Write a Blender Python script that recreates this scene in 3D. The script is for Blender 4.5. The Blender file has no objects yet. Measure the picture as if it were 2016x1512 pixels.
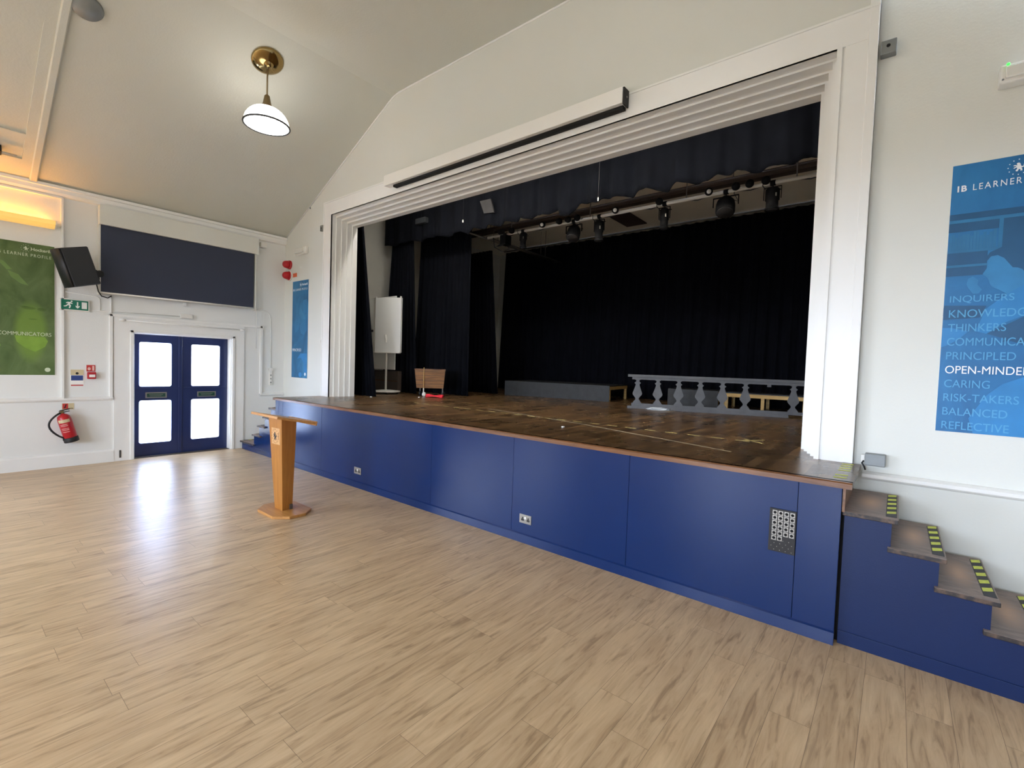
import bpy, bmesh, math, random
from mathutils import Vector, Matrix
random.seed(7)
S = bpy.context.scene
COL = S.collection
PI = math.pi

# ------------------------------------------------------------------ camera
cam_d = bpy.data.cameras.new('camera')
cam_d.sensor_width = 36.0
cam_d.lens = 932.519 / 2016.0 * 36.0
cam_d.clip_start = 0.05
cam = bpy.data.objects.new('camera', cam_d)
COL.objects.link(cam)
yaw, pit, rol = math.radians(39.0692), math.radians(-2.2259), math.radians(1.9151)
D = Vector((-math.sin(yaw) * math.cos(pit), math.cos(yaw) * math.cos(pit), math.sin(pit)))
R0 = Vector((math.cos(yaw), math.sin(yaw), 0))
U0 = R0.cross(D)
R = R0 * math.cos(rol) + U0 * math.sin(rol)
U = R.cross(D)
cam.matrix_world = Matrix(((R.x, U.x, -D.x, 9.42), (R.y, U.y, -D.y, 0.0), (R.z, U.z, -D.z, 1.7), (0, 0, 0, 1)))
S.camera = cam

# ------------------------------------------------------------------ view, world, window light
S.view_settings.view_transform = 'Standard'
S.view_settings.look = 'None'
S.view_settings.gamma = 1.0
S.view_settings.use_curve_mapping = False
S.view_settings.exposure = 1.62
S.cycles.use_denoising = True
S.cycles.max_bounces = 10
S.cycles.diffuse_bounces = 7
S.cycles.sample_clamp_indirect = 6.0
w = bpy.data.worlds.new('daylight')
S.world = w
w.use_nodes = True
SKY = 16.5              # radiance of the bright sky outside the windows
wn = w.node_tree
bg = wn.nodes['Background']
tc_w = wn.nodes.new('ShaderNodeTexCoord')
sep = wn.nodes.new('ShaderNodeSeparateXYZ')
wn.links.new(tc_w.outputs['Generated'], sep.inputs[0])
rw = wn.nodes.new('ShaderNodeValToRGB')
mp_w = wn.nodes.new('ShaderNodeMapRange')
mp_w.inputs[1].default_value, mp_w.inputs[2].default_value = -0.1, 0.1
wn.links.new(sep.outputs[2], mp_w.inputs[0])
wn.links.new(mp_w.outputs[0], rw.inputs[0])
rw.color_ramp.elements[0].position = 0.42
rw.color_ramp.elements[0].color = (0.045, 0.043, 0.038, 1)     # ground and buildings outside
rw.color_ramp.elements[1].position = 0.58
rw.color_ramp.elements[1].color = (0.70, 0.805, 1.0, 1)       # sky
wn.links.new(rw.outputs[0], bg.inputs[0])
bg.inputs[1].default_value = SKY

LAMP_GLOW = 2.0         # opal dome
BOWL_GLOW = 4.5        # open underside of the dome        # radiance of the lit opal shades
FILL_GLOW = 34.0      # unseen fill batten added behind the arch to brighten the stage
UPLIGHT_GLOW = 8.5     # amber tube in the wall uplighter


def window_portal(loc, rot, sx, sy):
    """guides the sky light through a window opening"""
    l = bpy.data.lights.new('window_daylight', 'AREA')
    l.shape = 'RECTANGLE'
    l.size, l.size_y = sx, sy
    l.cycles.is_portal = True
    o = bpy.data.objects.new('window_daylight', l)
    COL.objects.link(o)
    o.location, o.rotation_euler = loc, rot
    return o


YB = -9.0               # back wall of the hall
XW = 10.64              # right wall of the hall
WIN_B = (5.3, 8.4)      # windows in the back wall
WIN_L = (-6.0, -2.9)    # windows in the left wall
for cx in WIN_B:
    window_portal((cx, YB - 0.05, 2.35), (math.radians(90), 0, 0), 2.0, 2.3)
for cy in WIN_L:
    window_portal((-0.12, cy, 2.45), (math.radians(90), 0, math.radians(-90)), 2.0, 1.9)


# ------------------------------------------------------------------ materials
def lin(c):
    return tuple(((v / 255) / 12.92 if v / 255 <= 0.04045 else ((v / 255 + 0.055) / 1.055) ** 2.4) for v in c)


MATS = {}


def mat(name, rgb, rough=0.6, metal=0.0, spec=0.5, noise=None, bump=None, coat=0.0, emit=None):
    """rgb sRGB 0-255; noise=(scale, amount) tints the colour; bump=(scale, strength)"""
    m = bpy.data.materials.new(name)
    m.use_nodes = True
    nt = m.node_tree
    b = nt.nodes['Principled BSDF']
    c = lin(rgb)
    b.inputs['Base Color'].default_value = (*c, 1)
    b.inputs['Roughness'].default_value = rough
    b.inputs['Metallic'].default_value = metal
    b.inputs['Specular IOR Level'].default_value = spec
    if coat:
        b.inputs['Coat Weight'].default_value = coat
        b.inputs['Coat Roughness'].default_value = 0.15
    if noise or bump:
        tc = nt.nodes.new('ShaderNodeTexCoord')
    if noise:
        n = nt.nodes.new('ShaderNodeTexNoise')
        n.inputs['Scale'].default_value = noise[0]
        n.inputs['Detail'].default_value = 6
        nt.links.new(tc.outputs['Object'], n.inputs['Vector'])
        r = nt.nodes.new('ShaderNodeValToRGB')
        a = noise[1]
        r.color_ramp.elements[0].position = 0.3
        r.color_ramp.elements[1].position = 0.7
        r.color_ramp.elements[0].color = (*[v * (1 - a) for v in c], 1)
        r.color_ramp.elements[1].color = (*[min(1, v * (1 + a)) for v in c], 1)
        nt.links.new(n.outputs[0], r.inputs[0])
        nt.links.new(r.outputs[0], b.inputs['Base Color'])
    if bump:
        n2 = nt.nodes.new('ShaderNodeTexNoise')
        n2.inputs['Scale'].default_value = bump[0]
        n2.inputs['Detail'].default_value = 4
        nt.links.new(tc.outputs['Object'], n2.inputs['Vector'])
        bp = nt.nodes.new('ShaderNodeBump')
        bp.inputs['Strength'].default_value = bump[1]
        bp.inputs['Distance'].default_value = 0.01
        nt.links.new(n2.outputs[0], bp.inputs['Height'])
        nt.links.new(bp.outputs[0], b.inputs['Normal'])
    if emit:
        b.inputs['Emission Color'].default_value = (*lin(emit[0]), 1)
        b.inputs['Emission Strength'].default_value = emit[1]
    MATS[name] = m
    return m


def ramp(nt, fac, stops):
    r = nt.nodes.new('ShaderNodeValToRGB')
    els = r.color_ramp.elements
    while len(els) < len(stops):
        els.new(0.5)
    for e, (p, c) in zip(els, stops):
        e.position = p
        e.color = (*lin(c), 1)
    nt.links.new(fac, r.inputs[0])
    return r.outputs[0]


def mix(nt, fac, a, b, mode='MIX'):
    n = nt.nodes.new('ShaderNodeMix')
    n.data_type = 'RGBA'
    n.blend_type = mode
    for sock, v in ((n.inputs[0], fac), (n.inputs[6], a), (n.inputs[7], b)):
        if isinstance(v, (int, float)):
            sock.default_value = v
        elif isinstance(v, tuple):
            sock.default_value = (*v, 1)
        else:
            nt.links.new(v, sock)
    return n.outputs[2]


def noise_node(nt, vec, scale, detail=5, rough=0.5, dist=0.0):
    n = nt.nodes.new('ShaderNodeTexNoise')
    n.inputs['Scale'].default_value = scale
    n.inputs['Detail'].default_value = detail
    n.inputs['Roughness'].default_value = rough
    n.inputs['Distortion'].default_value = dist
    nt.links.new(vec, n.inputs['Vector'])
    return n.outputs[0]


def mapping(nt, vec, scale=(1, 1, 1), rot=(0, 0, 0), loc=(0, 0, 0)):
    m = nt.nodes.new('ShaderNodeMapping')
    m.inputs['Scale'].default_value = scale
    m.inputs['Rotation'].default_value = rot
    m.inputs['Location'].default_value = loc
    nt.links.new(vec, m.inputs['Vector'])
    return m.outputs[0]


def plank_material(name, length, width, light, mid, dark, rough, seam=0.0016, coarse=0.35, bump=0.08, tint=0.22, spec=0.5):
    """boards that run along Y"""
    m = bpy.data.materials.new(name)
    m.use_nodes = True
    nt = m.node_tree
    b = nt.nodes['Principled BSDF']
    tc = nt.nodes.new('ShaderNodeTexCoord').outputs['Object']
    sx = nt.nodes.new('ShaderNodeSeparateXYZ')
    nt.links.new(tc, sx.inputs[0])

    def mth(op, a_, b_=None):
        q = nt.nodes.new('ShaderNodeMath')
        q.operation = op
        for i_, v_ in enumerate((a_, b_)):
            if v_ is None:
                continue
            if isinstance(v_, (int, float)):
                q.inputs[i_].default_value = v_
            else:
                nt.links.new(v_, q.inputs[i_])
        return q.outputs[0]
    row = mth('FLOOR', mth('DIVIDE', sx.outputs[0], width))
    wn_ = nt.nodes.new('ShaderNodeTexWhiteNoise')
    wn_.noise_dimensions = '1D'
    nt.links.new(row, wn_.inputs['W'])
    cb = nt.nodes.new('ShaderNodeCombineXYZ')
    nt.links.new(mth('ADD', sx.outputs[1], mth('MULTIPLY', wn_.outputs['Value'], length)), cb.inputs[0])
    nt.links.new(sx.outputs[0], cb.inputs[1])
    v = cb.outputs[0]
    br = nt.nodes.new('ShaderNodeTexBrick')
    br.offset = 0.0
    br.offset_frequency = 2
    br.inputs['Scale'].default_value = 1.0
    br.inputs['Brick Width'].default_value = length
    br.inputs['Row Height'].default_value = width
    br.inputs['Mortar Size'].default_value = seam
    br.inputs['Mortar Smooth'].default_value = 0.2
    br.inputs['Color1'].default_value = (0, 0, 0, 1)
    br.inputs['Color2'].default_value = (1, 1, 1, 1)
    br.inputs['Mortar'].default_value = (0.5, 0.5, 0.5, 1)
    nt.links.new(v, br.inputs['Vector'])
    # grain, shifted from board to board
    off = nt.nodes.new('ShaderNodeVectorMath')
    off.operation = 'MULTIPLY_ADD'
    nt.links.new(br.outputs['Color'], off.inputs[0])
    off.inputs[1].default_value = (7.3, 3.1, 5.7)
    nt.links.new(tc, off.inputs[2])
    g = mapping(nt, off.outputs[0], scale=(26, 2.6, 26))
    n1 = noise_node(nt, g, 1.0, 8, 0.62, 1.1)
    g2 = mapping(nt, off.outputs[0], scale=(7.5, 1.3, 7.5))
    n2 = noise_node(nt, g2, 1.0, 4, 0.5, 1.2)
    base = ramp(nt, n1, [(0.33, dark), (0.47, mid), (0.68, light)])
    big = ramp(nt, n2, [(0.33, dark), (0.62, light)])
    c = mix(nt, coarse, base, big)
    tn = ramp(nt, br.outputs['Color'], [(0, (255, 255, 255)), (1, tuple(int(255 * (1 - tint)) for _ in range(3)))])
    c = mix(nt, 1.0, c, tn, 'MULTIPLY')
    c = mix(nt, br.outputs['Fac'], c, lin(tuple(int(v_ * 0.62) for v_ in dark)))
    nt.links.new(c, b.inputs['Base Color'])
    b.inputs['Roughness'].default_value = rough
    b.inputs['Specular IOR Level'].default_value = spec
    bp = nt.nodes.new('ShaderNodeBump')
    bp.inputs['Strength'].default_value = bump
    bp.inputs['Distance'].default_value = 0.004
    nt.links.new(n1, bp.inputs['Height'])
    nt.links.new(bp.outputs[0], b.inputs['Normal'])
    return m, nt, b, tc, c


M_floor, *_ = plank_material('oak_vinyl', 1.22, 0.18, (212, 185, 148), (194, 165, 128), (148, 121, 90), 0.33, coarse=0.28, tint=0.035, seam=0.0008, bump=0.14)
M_deck, nt, b, tc, c = plank_material('stage_boards', 0.9, 0.075, (146, 114, 76), (120, 90, 57), (82, 60, 39), 0.26, seam=0.001, coarse=0.5, tint=0.4)
sc1 = noise_node(nt, mapping(nt, tc, scale=(34, 5, 1), rot=(0, 0, 0.1)), 1.4, 9, 0.7, 1.0)
sc = ramp(nt, sc1, [(0.58, (0, 0, 0)), (0.80, (84, 84, 84))])
c2 = mix(nt, sc, c, lin((150, 132, 105)))
nt.links.new(c2, b.inputs['Base Color'])
rg = noise_node(nt, tc, 2.5, 6)
mr = nt.nodes.new('ShaderNodeMapRange')
mr.inputs[3].default_value = 0.16
mr.inputs[4].default_value = 0.42
nt.links.new(rg, mr.inputs[0])
nt.links.new(mr.outputs[0], b.inputs['Roughness'])


def grain_material(name, light, dark, axis=2, rough=0.4, scale=18, stretch=0.08, spec=0.5):
    m = bpy.data.materials.new(name)
    m.use_nodes = True
    nt = m.node_tree
    b = nt.nodes['Principled BSDF']
    tc = nt.nodes.new('ShaderNodeTexCoord').outputs['Object']
    s = [scale] * 3
    s[axis] = scale * stretch
    n = noise_node(nt, mapping(nt, tc, scale=tuple(s)), 1.6, 7, 0.6, 0.7)
    nt.links.new(ramp(nt, n, [(0.3, dark), (0.7, light)]), b.inputs['Base Color'])
    b.inputs['Roughness'].default_value = rough
    b.inputs['Specular IOR Level'].default_value = spec
    MATS[name] = m
    return m


M_wall = mat('white_wall_paint', (228, 229, 226), 0.55, bump=(55, 0.10), noise=(0.7, 0.02))
M_wallw = mat('warm_white_wall_paint', (219, 220, 213), 0.6, bump=(60, 0.09), noise=(0.8, 0.02))
M_ceil = mat('cream_ceiling_paint', (201, 201, 190), 0.7, bump=(45, 0.18), noise=(0.6, 0.02))
M_trim = mat('white_gloss_trim', (236, 236, 233), 0.35, noise=(3, 0.015))
M_blue = mat('blue_satin_paint', (12, 39, 86), 0.2, noise=(1.3, 0.05), bump=(130, 0.02))
M_bluedark = mat('dark_blue_step_paint', (13, 34, 76), 0.42, spec=0.3, noise=(1.6, 0.06), bump=(110, 0.05))
M_navydoor = mat('navy_door_paint', (30, 44, 88), 0.3, noise=(2, 0.05))
M_curt = mat('navy_stage_cloth', (10, 12, 18), 0.95, spec=0.1, noise=(5, 0.25), bump=(160, 0.2))
M_curtb = mat('black_stage_cloth', (7, 8, 14), 0.95, spec=0.08, noise=(5, 0.25), bump=(160, 0.2))
M_stwall = mat('grey_stage_wall_paint', (196, 194, 186), 0.8, noise=(1.1, 0.06), bump=(30, 0.2))
M_stceil = mat('beige_stage_ceiling_paint', (226, 220, 204), 0.8, noise=(0.9, 0.06))
M_edge = grain_material('worn_edge_timber', (130, 86, 50), (84, 52, 29), axis=0, rough=0.25)
M_oak = grain_material('honey_oak_veneer', (178, 120, 52), (152, 97, 38), axis=2, rough=0.35)
M_oakx = grain_material('pale_oak_veneer', (192, 140, 78), (168, 114, 58), axis=0, rough=0.35)
M_tread = grain_material('worn_tread_timber', (134, 106, 90), (84, 66, 58), axis=0, rough=0.5, scale=11, stretch=0.3)
M_tread = bpy.data.materials.new('worn_tread_timber_patch')
M_tread.use_nodes = True
nt = M_tread.node_tree
b = nt.nodes['Principled BSDF']
tco = nt.nodes.new('ShaderNodeTexCoord')
ob_c, ge_c = tco.outputs['Object'], tco.outputs['Generated']
nz = noise_node(nt, mapping(nt, ob_c, scale=(3, 9, 9)), 3.0, 7, 0.65, 0.8)
base = ramp(nt, nz, [(0.3, (98, 86, 82)), (0.7, (146, 126, 116))])
mpp = mapping(nt, ge_c, scale=(2.6, 2.3, 0.0), loc=(-1.2, -1.15, 0))
lnn = nt.nodes.new('ShaderNodeVectorMath')
lnn.operation = 'LENGTH'
nt.links.new(mpp, lnn.inputs[0])
wob = nt.nodes.new('ShaderNodeMath')
wob.operation = 'MULTIPLY_ADD'
nt.links.new(nz, wob.inputs[0])
wob.inputs[1].default_value = 0.9
nt.links.new(lnn.outputs['Value'], wob.inputs[2])
mrr = nt.nodes.new('ShaderNodeMapRange')
mrr.inputs[1].default_value, mrr.inputs[2].default_value = 0.55, 1.25
mrr.inputs[3].default_value, mrr.inputs[4].default_value = 0.75, 0.0
nt.links.new(wob.outputs[0], mrr.inputs[0])
cc = mix(nt, mrr.outputs[0], base, lin((196, 156, 124)))
sg = nt.nodes.new('ShaderNodeSeparateXYZ')
nt.links.new(ge_c, sg.inputs[0])
lt = nt.nodes.new('ShaderNodeMath')
lt.operation = 'LESS_THAN'
nt.links.new(sg.outputs[2], lt.inputs[0])
lt.inputs[1].default_value = 0.93
cc = mix(nt, lt.outputs[0], cc, ramp(nt, noise_node(nt, ob_c, 28, 4), [(0.45, (38, 34, 34)), (0.7, (96, 76, 62))]))
nt.links.new(cc, b.inputs['Base Color'])
b.inputs['Roughness'].default_value = 0.5
M_pine = grain_material('pale_pine', (210, 178, 112), (176, 140, 84), axis=0, rough=0.6)
M_wicker = grain_material('brown_slatted_timber', (150, 104, 58), (92, 60, 32), axis=0, rough=0.6, scale=30, stretch=0.05)
M_black = mat('black_plastic', (24, 26, 29), 0.45, noise=(8, 0.1))
M_speaker = mat('charcoal_speaker_shell', (40, 43, 47), 0.55, bump=(220, 0.2))
M_blackbd = mat('scuffed_black_board', (22, 23, 24), 0.55, noise=(9, 0.6), bump=(60, 0.3))
M_blind = mat('navy_blind_fabric', (56, 62, 80), 0.62, spec=0.3, noise=(0.8, 0.05), bump=(400, 0.05))
M_case = mat('white_enamel', (236, 235, 230), 0.3)
M_plastic = mat('white_plastic', (228, 226, 220), 0.4)
M_flip = mat('whiteboard_surface', (240, 241, 239), 0.35)
M_grey = mat('grey_metal_box', (128, 132, 132), 0.45, metal=0.2, noise=(9, 0.08))
M_greypaint = mat('grey_painted_timber', (90, 91, 94), 0.7, noise=(6, 0.12), bump=(60, 0.3))
M_steel = mat('brushed_steel_plate', (150, 146, 138), 0.35, metal=0.6)
M_pipe = mat('white_painted_pipe', (205, 200, 190), 0.45)
M_pipeg = mat('grey_steel_pipe', (92, 88, 84), 0.45, metal=0.4)
M_red = mat('red_enamel', (178, 26, 36), 0.3)
M_redcloth = mat('red_felt', (214, 36, 52), 0.8, noise=(14, 0.12))
M_rust = mat('brown_red_hatch_paint', (66, 52, 49), 0.7, noise=(6, 0.1))
M_beam = mat('dark_brown_beam', (74, 64, 58), 0.6, noise=(6, 0.1))
M_brass = mat('polished_brass', (158, 134, 88), 0.12, metal=1.0)
M_brassd = mat('satin_bronze', (132, 114, 80), 0.4, metal=0.8)
M_rim = mat('dark_glass_rim', (44, 46, 50), 0.3)
M_shade = mat('lit_opal_glass', (245, 242, 232), 0.3, emit=((255, 252, 246), LAMP_GLOW))
M_bowl = mat('lit_opal_underside', (245, 242, 232), 0.3, emit=((255, 251, 243), BOWL_GLOW))
M_upglow = mat('amber_glow_skin', (255, 220, 140), 0.4, emit=((255, 190, 84), 0.17))
M_fill = mat('stage_fill_tube', (250, 250, 245), 0.4, emit=((255, 250, 242), FILL_GLOW))
M_tube = mat('amber_tube', (255, 210, 120), 0.3, emit=((255, 172, 56), UPLIGHT_GLOW))
M_green = mat('exit_sign_green', (10, 112, 88), 0.4)
M_white = mat('printed_white', (240, 240, 236), 0.5)
M_cream = mat('printed_cream', (206, 190, 150), 0.5)
M_pblue = mat('printed_blue', (44, 66, 128), 0.5)
M_pred = mat('printed_red', (190, 52, 48), 0.5)
M_pink = mat('printed_pale_pink', (232, 190, 180), 0.5)
M_orange = mat('printed_orange', (214, 104, 66), 0.5)
M_blackp = mat('printed_black', (28, 26, 26), 0.6)
M_tapew = mat('worn_white_tape', (196, 186, 158), 0.7, noise=(30, 0.25))
M_tapey = mat('yellow_tape', (226, 210, 140), 0.7, noise=(30, 0.2))
M_taphz = mat('hazard_tape_yellow', (206, 214, 84), 0.6, noise=(50, 0.15))
M_tapeb = mat('hazard_tape_black', (44, 44, 46), 0.65, noise=(40, 0.3))
M_led = mat('green_indicator', (80, 240, 90), 0.4, emit=((70, 235, 90), 0.45))
M_lens = mat('clear_diffuser', (225, 225, 220), 0.2, spec=0.6)
M_rubber = mat('black_rubber', (22, 22, 24), 0.6)
M_plate = mat('green_engraved_plate', (24, 74, 58), 0.4)
M_dark = mat('dark_recess', (16, 15, 15), 0.9)


def poster_material(name, base, dark, light, blobs):
    m = bpy.data.materials.new(name)
    m.use_nodes = True
    nt = m.node_tree
    b = nt.nodes['Principled BSDF']
    tc = nt.nodes.new('ShaderNodeTexCoord').outputs['Object']
    n = noise_node(nt, mapping(nt, tc, scale=(1, 1, 0.7)), 3.2, 6, 0.55, 0.8)
    c = ramp(nt, n, [(0.3, dark), (0.52, base), (0.78, light)])
    for (cx, cy, cz, rx, ry, rz, colr, amt) in blobs:
        mp = mapping(nt, tc, scale=(1 / rx, 1 / ry, 1 / rz), loc=(-cx / rx, -cy / ry, -cz / rz))
        ln = nt.nodes.new('ShaderNodeVectorMath')
        ln.operation = 'LENGTH'
        nt.links.new(mp, ln.inputs[0])
        mr = nt.nodes.new('ShaderNodeMapRange')
        mr.inputs[1].default_value = 0.7
        mr.inputs[2].default_value = 1.1
        mr.inputs[3].default_value = amt
        mr.inputs[4].default_value = 0.0
        nt.links.new(ln.outputs['Value'], mr.inputs[0])
        c = mix(nt, mr.outputs[0], c, lin(colr))
    nt.links.new(c, b.inputs['Base Color'])
    b.inputs['Roughness'].default_value = 0.38
    b.inputs['Specular IOR Level'].default_value = 0.3
    return m


def pane_material(name, tint, spots):
    """patterned obscure glass that lets the daylight through softly"""
    m = bpy.data.materials.new(name)
    m.use_nodes = True
    nt = m.node_tree
    nt.nodes.clear()
    out = nt.nodes.new('ShaderNodeOutputMaterial')
    tr = nt.nodes.new('ShaderNodeBsdfTranslucent')
    gl = nt.nodes.new('ShaderNodeBsdfGlossy')
    gl.inputs['Roughness'].default_value = 0.25
    mx = nt.nodes.new('ShaderNodeMixShader')
    mx.inputs[0].default_value = 0.06
    tc = nt.nodes.new('ShaderNodeTexCoord').outputs['Object']
    if spots:
        n = noise_node(nt, tc, 120, 2)
        n2 = noise_node(nt, tc, 2.2, 3)
        c = mix(nt, n2, lin((212, 218, 228)), lin(tint))
        c = mix(nt, 0.35, c, ramp(nt, n, [(0.35, (150, 160, 150)), (0.6, (255, 255, 255))]), 'MULTIPLY')
        nt.links.new(c, tr.inputs[0])
    else:
        tr.inputs[0].default_value = (*lin(tint), 1)
    nt.links.new(tr.outputs[0], mx.inputs[1])
    nt.links.new(gl.outputs[0], mx.inputs[2])
    nt.links.new(mx.outputs[0], out.inputs[0])
    return m


M_paneL = pane_material('bright_obscure_glass', (214, 220, 230), False)
M_paneR = pane_material('speckled_obscure_glass', (172, 162, 144), True)


M_blue.node_tree.nodes['Principled BSDF'].inputs['IOR'].default_value = 1.38


# ------------------------------------------------------------------ mesh helpers
class MB:
    def __init__(self):
        self.bm = bmesh.new()

    def quad(self, *ps):
        self.bm.faces.new([self.bm.verts.new(p) for p in ps])
        return self

    def box(self, x0, x1, y0, y1, z0, z1, bevel=0.0, mtx=None):
        b2 = bmesh.new()
        vs = [b2.verts.new((x, y, z)) for x in (x0, x1) for y in (y0, y1) for z in (z0, z1)]
        for f in ((0, 1, 3, 2), (4, 6, 7, 5), (0, 4, 5, 1), (2, 3, 7, 6), (0, 2, 6, 4), (1, 5, 7, 3)):
            b2.faces.new([vs[i] for i in f])
        bmesh.ops.recalc_face_normals(b2, faces=b2.faces)
        if bevel:
            bmesh.ops.bevel(b2, geom=list(b2.edges), offset=bevel, segments=2, profile=0.5, affect='EDGES')
        self._merge(b2, mtx)
        return self

    def _merge(self, b2, mtx=None):
        if mtx is not None:
            bmesh.ops.transform(b2, matrix=mtx, verts=b2.verts)
        me = bpy.data.meshes.new('tmp')
        b2.to_mesh(me)
        b2.free()
        self.bm.from_mesh(me)
        bpy.data.meshes.remove(me)

    def prism(self, poly, o, u, v, n, t, bevel=0.0, smooth=False):
        """polygon of (a,b) in frame o,u,v extruded by t along n"""
        o, u, v, n = Vector(o), Vector(u), Vector(v), Vector(n)
        b2 = bmesh.new()
        lo = [b2.verts.new(o + u * a + v * b) for a, b in poly]
        hi = [b2.verts.new(o + u * a + v * b + n * t) for a, b in poly]
        b2.faces.new(lo)
        b2.faces.new(hi[::-1])
        k = len(poly)
        for i in range(k):
            f = b2.faces.new([lo[i], hi[i], hi[(i + 1) % k], lo[(i + 1) % k]])
            f.smooth = smooth
        bmesh.ops.recalc_face_normals(b2, faces=b2.faces)
        if bevel:
            bmesh.ops.bevel(b2, geom=list(b2.edges), offset=bevel, segments=1, affect='EDGES')
        self._merge(b2)
        return self

    def holed(self, outer, holes, o, u, v, n, t):
        """plate with holes, thickness t along n"""
        o, u, v, n = Vector(o), Vector(u), Vector(v), Vector(n)
        b2 = bmesh.new()
        edges = []
        for loop in [outer] + holes:
            vs = [b2.verts.new((a, b, 0)) for a, b in loop]
            for i in range(len(vs)):
                edges.append(b2.edges.new((vs[i], vs[(i + 1) % len(vs)])))
        bmesh.ops.triangle_fill(b2, use_beauty=True, edges=edges)
        r = bmesh.ops.extrude_face_region(b2, geom=list(b2.faces))
        for e in r['geom']:
            if isinstance(e, bmesh.types.BMVert):
                e.co.z = t
        for e in b2.verts:
            a, b, c_ = e.co
            e.co = o + u * a + v * b + n * c_
        bmesh.ops.recalc_face_normals(b2, faces=b2.faces)
        self._merge(b2)
        return self

    def tube(self, pts, r, seg=10, closed=False, caps=True):
        """round tube along points; r a number or one per point"""
        pts = [Vector(p) for p in pts]
        rs = r if isinstance(r, (list, tuple)) else [r] * len(pts)
        b2 = bmesh.new()
        rings = []
        prev = None
        k = len(pts)
        for i, p in enumerate(pts):
            if closed:
                d = pts[(i + 1) % k] - pts[i - 1]
            else:
                d = pts[min(i + 1, k - 1)] - pts[max(i - 1, 0)]
            d.normalize()
            if prev is None:
                a = Vector((0, 0, 1)) if abs(d.z) < 0.9 else Vector((1, 0, 0))
                prev = (a - d * a.dot(d)).normalized()
            else:
                prev = (prev - d * prev.dot(d)).normalized()
            c_ = d.cross(prev)
            rings.append([b2.verts.new(p + (prev * math.cos(q) + c_ * math.sin(q)) * rs[i]) for q in [2 * PI * j / seg for j in range(seg)]])
        rng = range(k) if closed else range(k - 1)
        for i in rng:
            A, B = rings[i], rings[(i + 1) % k]
            for j in range(seg):
                f = b2.faces.new([A[j], A[(j + 1) % seg], B[(j + 1) % seg], B[j]])
                f.smooth = True
        if caps and not closed:
            b2.faces.new(rings[0][::-1])
            b2.faces.new(rings[-1])
        bmesh.ops.recalc_face_normals(b2, faces=b2.faces)
        self._merge(b2)
        return self

    def lathe(self, prof, origin=(0, 0, 0), axis=(0, 0, 1), seg=28, smooth=True):
        """profile of (radius, height) turned about axis"""
        z = Vector(axis).normalized()
        a = Vector((1, 0, 0)) if abs(z.x) < 0.9 else Vector((0, 1, 0))
        x = (a - z * a.dot(z)).normalized()
        y = z.cross(x)
        o = Vector(origin)
        b2 = bmesh.new()
        rings = []
        for r, h in prof:
            if r < 1e-6:
                rings.append([b2.verts.new(o + z * h)])
            else:
                rings.append([b2.verts.new(o + z * h + (x * math.cos(q) + y * math.sin(q)) * r) for q in [2 * PI * j / seg for j in range(seg)]])
        for A, B in zip(rings, rings[1:]):
            for j in range(seg):
                k2 = (j + 1) % seg
                if len(A) == 1 and len(B) == 1:
                    continue
                if len(A) == 1:
                    f = b2.faces.new([A[0], B[j], B[k2]])
                elif len(B) == 1:
                    f = b2.faces.new([A[j], B[0], A[k2]])
                else:
                    f = b2.faces.new([A[j], B[j], B[k2], A[k2]])
                f.smooth = smooth
        for ring, rev in ((rings[0], True), (rings[-1], False)):
            if len(ring) > 1:
                b2.faces.new(ring[::-1] if rev else ring)
        bmesh.ops.recalc_face_normals(b2, faces=b2.faces)
        self._merge(b2)
        return self

    def build(self, name, m, parent=None, origin=None, mtx=None):
        o_ = Vector(origin) if origin is not None else (parent['_o'] if parent is not None and '_o' in parent else None)
        if mtx is not None:
            bmesh.ops.transform(self.bm, matrix=mtx, verts=self.bm.verts)
        if o_ is not None:
            bmesh.ops.translate(self.bm, vec=-Vector(o_), verts=self.bm.verts)
        me = bpy.data.meshes.new(name)
        self.bm.to_mesh(me)
        self.bm.free()
        me.materials.append(m)
        ob = bpy.data.objects.new(name, me)
        COL.objects.link(ob)
        if parent is not None:
            ob.parent = parent
            if '_o' in parent:
                ob['_o'] = parent['_o']
        elif o_ is not None:
            ob.location = o_
            ob['_o'] = list(o_)
        return ob


def tag(o, label, cat, group=None, kind=None):
    o['label'] = label
    o['category'] = cat
    if group:
        o['group'] = group
    if kind:
        o['kind'] = kind
    return o


def thing(name, label, cat, loc, group=None, rotz=0.0):
    o = bpy.data.objects.new(name, None)
    COL.objects.link(o)
    o.location = loc
    o.rotation_euler = (0, 0, rotz)
    o.empty_display_size = 0.1
    o['_o'] = list(loc) if not rotz else [0, 0, 0]
    return tag(o, label, cat, group)


def local_thing(name, label, cat, loc, group=None, rot=(0, 0, 0)):
    """parts are authored about the thing's own base"""
    o = bpy.data.objects.new(name, None)
    COL.objects.link(o)
    o.location = loc
    o.rotation_euler = rot
    o.empty_display_size = 0.1
    o['_o'] = [0.0, 0.0, 0.0]
    return tag(o, label, cat, group)


def struct(o, label=None, cat=None):
    o['kind'] = 'structure'
    if label:
        o['label'] = label
        o['category'] = cat
    return o


def dup(root, loc, rot=None, label=None, group=None):
    r = root.copy()
    COL.objects.link(r)
    r.location = loc
    if rot is not None:
        r.rotation_euler = rot
    if label:
        r['label'] = label
    if group:
        r['group'] = group
    for ch in list(root.children):
        c_ = ch.copy()
        COL.objects.link(c_)
        c_.parent = r
        for g in list(ch.children):
            d = g.copy()
            COL.objects.link(d)
            d.parent = c_
    return r


FRONT = ((1, 0, 0), (0, 0, 1), (0, -1, 0))      # u, v, n on walls that face the hall (-Y)
LEFT = ((0, 1, 0), (0, 0, 1), (1, 0, 0))        # u, v, n on the left wall (faces +X)


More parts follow.
